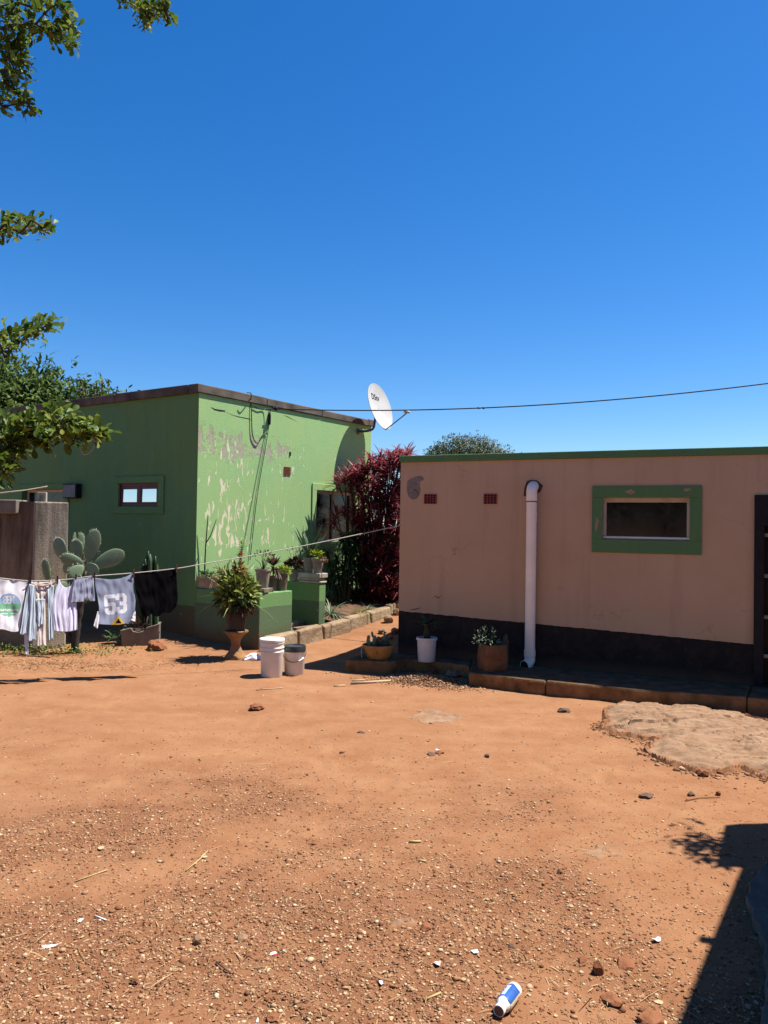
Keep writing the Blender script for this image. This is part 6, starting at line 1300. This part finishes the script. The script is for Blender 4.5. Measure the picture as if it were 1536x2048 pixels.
# ================================================================== litter
M['paper'] = plain('white_paper', (0.80, 0.80, 0.82), .7, .06, 9, .1, k=.75); M['card'] = plain('tan_card', (0.62, 0.45, 0.26), .8, .15, 9, .2); M['chip'] = plain('yellow_wood_chip', (0.66, 0.50, 0.22), .8, .2, 12, .2)
def scrap(px, py, w, h_, mat, lab, seed, curl=.3, name='paper_scrap', cat='paper', ang=0.0, mats=None):
    p = PG(px, py); k = p.y/FPX; W_, H_ = w*k, h_*k*1.5; rr = random.Random(seed*13+1); n = rr.choice((5, 6, 7, 8)); rings = 3
    th0 = rr.uniform(0, 6.28); rad = [rr.uniform(.62, 1.12) for _ in range(n)]; V = [(0, 0, curl*W_*.25)]; F = []; cd_ = rr.uniform(0, 3.14); cs = rr.uniform(.3, 1.0)
    for q in range(1, rings+1):
        for i in range(n):
            an = th0+6.283*i/n; x = .5*W_*rad[i]*math.cos(an)*q/rings; y = .5*H_*rad[i]*math.sin(an)*q/rings
            e = x*math.cos(cd_)+y*math.sin(cd_); z = curl*(abs(e)*cs+rr.uniform(-.10, .16)*W_*q/rings)+W_*.04; V.append((x, y, max(.0015, z)))
    for i in range(n): F.append((0, 1+i, 1+(i+1) % n))
    for q in range(rings-1):
        for i in range(n): a_ = 1+q*n+i; b_ = 1+q*n+(i+1) % n; F.append((a_, a_+n, b_+n, b_))
    mb = MB(); mb.add(V, F)
    if mats: mb.mi = [1 if (j_ % n) < n*.4 else 0 for j_ in range(len(F))]
    o = mb.build(name, mats or M[mat], None); o.location = p+Vector((0, 0, float(micro(np.array(p.x), np.array(p.y)))+.002)); o.rotation_euler = (0, 0, ang); s = o.modifiers.new('solid', 'SOLIDIFY'); s.thickness = .0012
    return tag(o, lab, cat)
scrap(162, 1841, 12, 16, 'paper', 'small square white paper scrap on the gravel', 1, .3)
scrap(100, 1897, 34, 9, 'paper', 'long narrow white paper sliver', 2, .15, ang=.35)
scrap(548, 1912, 16, 12, 'paper', 'torn white scrap with a red printed corner', 3, .3, mats=[M['paper'], plain('red_print', (0.6, 0.06, 0.04), .6, .1, 9, 0)])
scrap(874, 1939, 13, 12, 'paper', 'white triangular paper corner standing up from the gravel', 4, .9, ang=.6)
scrap(949, 1913, 16, 12, 'paper', 'crumpled off-white tissue scrap', 5, .8)
scrap(762, 1972, 9, 15, 'paper', 'thin upright white paper shred', 6, .8)
scrap(1312, 1887, 18, 12, 'paper', 'crumpled foil-white wrapper on the red gravel', 7, .9)
scrap(876, 1503, 14, 6, 'paper', 'small crumpled white scrap beside a red chip', 8, .9)
scrap(202, 1700, 18, 14, 'card', 'tan cardboard piece lying on gravel', 9, .15)
scrap(1318, 2004, 24, 10, 'card', 'pale torn card fragment', 10, .2)
scrap(408, 1714, 14, 16, 'card', 'brown curled card scrap beside dry stalks', 11, .3, ang=.5)
scrap(515, 2043, 5, 14, 'paper', 'tiny upright white paper spike beside a red-brown stone', 12, .6)
def stick(pxs, r, mat, lab, name='stick', cat='stick', lift=.006):
    P = [PG(*q) for q in pxs]; P = [Vector((p.x, p.y, p.z+float(micro(np.array(p.x), np.array(p.y)))+lift)) for p in P]
    mb = MB(); mb.tube(P, r, 6); return tag(mb.build(name, M[mat], None, True), lab, cat)
stick([(702, 1370), (742, 1368), (781, 1365)], .014, 'card', 'long peeled cream stick on the ground by the apron corner', lift=.012)
stick([(668, 1374), (690, 1372)], .010, 'card', 'short peeled cream stick end beside the long one', lift=.008)
stick([(704, 1364), (728, 1362)], .008, 'card', 'thin pale stick just behind the long peeled stick')
stick([(512, 1384), (565, 1380)], .005, 'card', 'thin straight straw in front of the buckets')
stick([(848, 2005), (882, 1994)], .0042, 'chip', 'yellow flat wood splinter near the bottle')
stick([(818, 1685), (842, 1684)], .007, 'chip', 'thick yellow wood chip on the gravel'); stick([(838, 1727), (852, 1728)], .006, 'chip', 'short yellow wood chip lying below the thick one')
stick([(150, 1766), (215, 1744)], .003, 'chip', 'long dry stalk lying in the straw'); stick([(372, 1743), (398, 1722), (415, 1705)], .003, 'chip', 'bent dry stalk leading to the curled card')
stick([(432, 1930), (462, 1955)], .003, 'rock_dark', 'short thin dark twig lying on the gravel'); stick([(190, 1835), (212, 1843)], .003, 'paper', 'thin white plastic straw piece beside the paper square')
stick([(1370, 1605), (1400, 1598), (1440, 1596)], .003, 'rock_red', 'thin red twig below the outcrop')
stick([(1395, 1712), (1430, 1716), (1460, 1712)], .003, 'rock_red', 'curved thin twig at the edge of the deep shadow')

# ================================================================== drink bottle
a = PG(1030, 1996); b = PG(997, 2041); dv = (b-a); Lb = dv.length*1.0; dv.normalize()
rb_ = .0275; bt = thing('bottle', 'empty white plastic drink bottle with torn blue label lying on gravel', 'bottle', (a.x, a.y, rb_+float(micro(np.array(a.x), np.array(a.y)))+.002), math.atan2(dv.y, dv.x))
X_ = (1, 0, 0); mb = MB(); c0 = (0, 0, 0)
mb.lathe([(.018, -.002), (.026, .002), (rb_, .012), (rb_, Lb*.10), (rb_*.97, Lb*.13), (rb_, Lb*.16), (rb_, Lb*.66), (rb_*.93, Lb*.73), (rb_*.74, Lb*.80), (rb_*.62, Lb*.84), (rb_*.60, Lb*.90)], 32, c0, X_); smooth_angle(mb.build('body', M['plastic_w'], bt), 50)
def sleeve_part(name, mat, x0, x1, a0, a1, off, fn=None):
    V = []; F = []; na = 22; nx_ = 12
    for i in range(nx_+1):
        for j in range(na+1):
            x = x0+(x1-x0)*i/nx_; an = a0+(a1-a0)*j/na; e = fn(i/nx_, j/na) if fn else 0
            rr = np.interp(x/Lb, [0, .10, .13, .16, .66, .73, .80], [rb_, rb_, rb_*.97, rb_, rb_, rb_*.93, rb_*.74])+off; V.append((x+e, rr*math.cos(an), rr*math.sin(an)))
    for i in range(nx_):
        for j in range(na): q = i*(na+1)+j; F.append((q, q+na+1, q+na+2, q+1))
    mb = MB(); mb.add(V, F); return mb.build(name, mat, bt, True)
M['blue_lab'] = plain('blue_label_film', (0.035, 0.12, 0.42), .3, .25, 12, .1, .5, k=.75)
# angle 90 degrees is up; the yard-facing flank is about 0
sleeve_part('label', M['blue_lab'], Lb*.14, Lb*.70, R(20), R(165), .0012, lambda i, j: .004*math.sin(9*j))
def mat_label2():
    m = Mat('printed_label_side'); v = m.map(); f = m.noise(v, 55, 3); c = m.ramp(f, [(.30, (0.50, 0.46, 0.36)), (.45, (0.42, 0.37, 0.08)), (.55, (0.50, 0.48, 0.44)), (.66, (0.33, 0.05, 0.07)), (.8, (0.23, 0.04, 0.08))]); m.color(c).rough(.35, .5); return m.m
sleeve_part('label', mat_label2(), Lb*.15, Lb*.72, R(-75), R(19), .0010); sleeve_part('label', M['p_white'], Lb*.15, Lb*.71, R(166), R(285), .0010)
lp_ = plain('pale_blue_print', (0.60, 0.72, 0.88), .4, .1, 9, 0, k=1)
for i in range(9):
    x = Lb*(.22+.048*i); h_ = (.013 if i % 3 else .018); sleeve_part('print_mark', lp_, x, x+Lb*.026, R(92), R(92)+h_/rb_, .0018)
mb = MB(); mb.lathe([(rb_*.60, Lb*.885), (rb_*.70, Lb*.89), (rb_*.70, Lb*.995), (rb_*.64, Lb*1.0), (rb_*.60, Lb*1.0)], 28, c0, X_); cp = mb.build('cap', M['plastic_w'], bt); smooth_angle(cp)
mb = MB(); mb.lathe([(rb_*.60, Lb*.985), (rb_*.60, Lb*1.001)], 28, c0, X_); mb.build('cap_end', plain('dirty_cap_end', (0.20, 0.12, 0.09), .7, .3, 30, .2), cp)

# ================================================================== house beside the camera, its roof shading the corner of the yard
def roof_pt(px, py, z): s = PG(px, py); return s+SUN*(z/SUN.z)
ZR = 2.62; e1_ = roof_pt(1350, 2050, ZR); e2_ = roof_pt(1480, 1737, ZR); e3_ = roof_pt(1428, 1737, ZR); e4_ = roof_pt(1448, 1650, ZR); e5_ = roof_pt(1640, 1640, ZR)
ud = (e2_-e1_).normalized(); e0_ = e1_-ud*2.2; far = Vector((3.6, -1.5, 0)); pd = Vector((ud.y, -ud.x, 0))
nh = thing('neighbour_house', 'flat roofed tan house beside the yard whose shadow falls across its concrete footing', 'house', (e2_.x+pd.x*.5, e2_.y+pd.y*.5, 0))
oo = nh.location; poly = [e0_, e1_, e2_, e3_, e4_, e5_, e5_+pd*2.5, e0_+pd*4.2]; poly = [(q.x-oo.x, q.y-oo.y) for q in poly]
mb = MB(); mb.prism(poly, ZR-.10, ZR); mb.build('roof_slab', M['cap_conc'], nh, bevel=.01)
w0 = e0_+pd*.55+ud*.2; w1_ = e4_+pd*.75-ud*.15
mb = MB(); a_, b_ = Vector((w0.x-oo.x, w0.y-oo.y, 0)), Vector((w1_.x-oo.x, w1_.y-oo.y, 0)); mb.prism([(a_.x, a_.y), (b_.x, b_.y), (b_.x+pd.x*2.4, b_.y+pd.y*2.4), (a_.x+pd.x*2.4, a_.y+pd.y*2.4)], -.2, ZR-.101); mb.build('wall', plain('tan_render', (0.40, 0.28, 0.2), .85, .2, 3, .3), nh)
sp_ = roof_pt(1402, 1880, ZR-.02)-oo; sq = roof_pt(1440, 1872, ZR-.02)-oo; mb = MB(); mb.tube([sq+pd*.25, sp_], [.03, .028], 10); mb.build('rain_spout', M['steel'], nh, True)
c = roof_pt(1425, 1695, ZR+.02); vine = thing('roof_creeper', 'leafy creeper spilling over the corner of the neighbour house roof', 'creeper', (c.x, c.y, ZR+.001)); n = 150
P = rng.normal(0, 1, (n, 3))*np.array([.07, .13, .05])+np.array([0, 0, .06]); P[:, 2] = np.abs(P[:, 2]); leaves('foliage', M['lf_mix'], vine, P, norm(rand_dirs(n)+np.array([-.8, 0, .1])), rand_dirs(n, .3, 1), rng.uniform(.06, .13, n), rng.uniform(.02, .035, n), .3, .2, OVAL)
mb = MB()
for _ in range(10): q = Vector((random.uniform(-.25, 0), random.uniform(-.2, .2), random.uniform(.02, .15))); mb.tube([(.1, q.y*.3, .01), q], [.006, .003], 5)
mb.build('stems', M['stem'], vine, True)
fp = [PG(*q) for q in ((1538, 1742), (1520, 1752), (1514, 1768), (1497, 1783), (1500, 1800), (1491, 1812), (1497, 1830), (1505, 1838), (1504, 1858), (1519, 1872), (1517, 1890), (1531, 1908), (1526, 1935), (1536, 1962), (1529, 1990), (1533, 2015), (1522, 2050), (1515, 2300))]
poly = [(q.x, q.y) for q in fp]; poly += [(poly[-1][0]+pd.x*1.6, poly[-1][1]+pd.y*1.6), (poly[0][0]+pd.x*1.3, poly[0][1]+pd.y*1.3), (poly[0][0]+.25, poly[0][1]+.12)]
cx_ = sum(q[0] for q in poly)/len(poly); cy_ = sum(q[1] for q in poly)/len(poly); mb = MB(); mb.prism([(q[0]-cx_, q[1]-cy_) for q in poly][::-1], -.12, .045)
o = mb.build('concrete_footing', plain('stained_grey_concrete', (0.15, 0.125, 0.095), .97, .45, 9, .9, .05, k=1), None, bevel=.006); o.location = (cx_, cy_, 0); tag(o, 'grey concrete footing with a broken edge lying in deep shadow', 'footing')

# ================================================================== trees standing behind the camera, mirrored in the tan building's window
for i, (x, y, sc, lab) in enumerate(((-6.5, -7.5, 1.0, 'broad dark tree standing behind the yard, opposite the green house'), (-0.5, -9.0, 1.25, 'tallest dark tree behind the yard, mirrored in the window'), (5.5, -8.0, 1.05, 'rounded dark tree behind the neighbour house'))):
    t = thing('yard_tree', lab, 'tree', (x, y, 0), i*1.3, 'trees behind the yard')
    lob = [(0, 0, 4.2*sc, 2.6*sc, .9), (1.9*sc, .3, 3.4*sc, 1.9*sc, .9), (-1.9*sc, -.2, 3.5*sc, 2.0*sc, .9), (.4, 1.5*sc, 3.2*sc, 1.8*sc, .9), (-.3, -1.4*sc, 3.3*sc, 1.8*sc, .9), (2.6*sc, 0, 2.2*sc, 1.4*sc, .9), (-2.7*sc, 0, 2.2*sc, 1.4*sc, .9)]
    lobed_crown(t, 'lf_mango', lob, 9000, .34, .15, .3); mb = MB(); mb.tube([(0, 0, -.3), (.05, 0, 1.5), (0, 0, 3.4*sc)], [.28, .2, .12], 9)
    for l in lob[1:]: mb.tube([(0, 0, 1.6), (l[0]*.8, l[1]*.8, l[2])], [.1, .04], 6)
    mb.build('trunk', M['bark'], t, True)

# ================================================================== origins of single-mesh things at their base
for o in list(COL.objects):
    if o.type == 'MESH' and o.parent is None and o.location.length < 1e-6 and o.get('kind') != 'structure':
        me = o.data; co_ = np.empty(len(me.vertices)*3, np.float32); me.vertices.foreach_get('co', co_); co_ = co_.reshape(-1, 3)
        c = np.array([(co_[:, 0].min()+co_[:, 0].max())/2, (co_[:, 1].min()+co_[:, 1].max())/2, co_[:, 2].min()]); me.transform(Matrix.Translation(Vector(-c))); o.location = Vector(c)
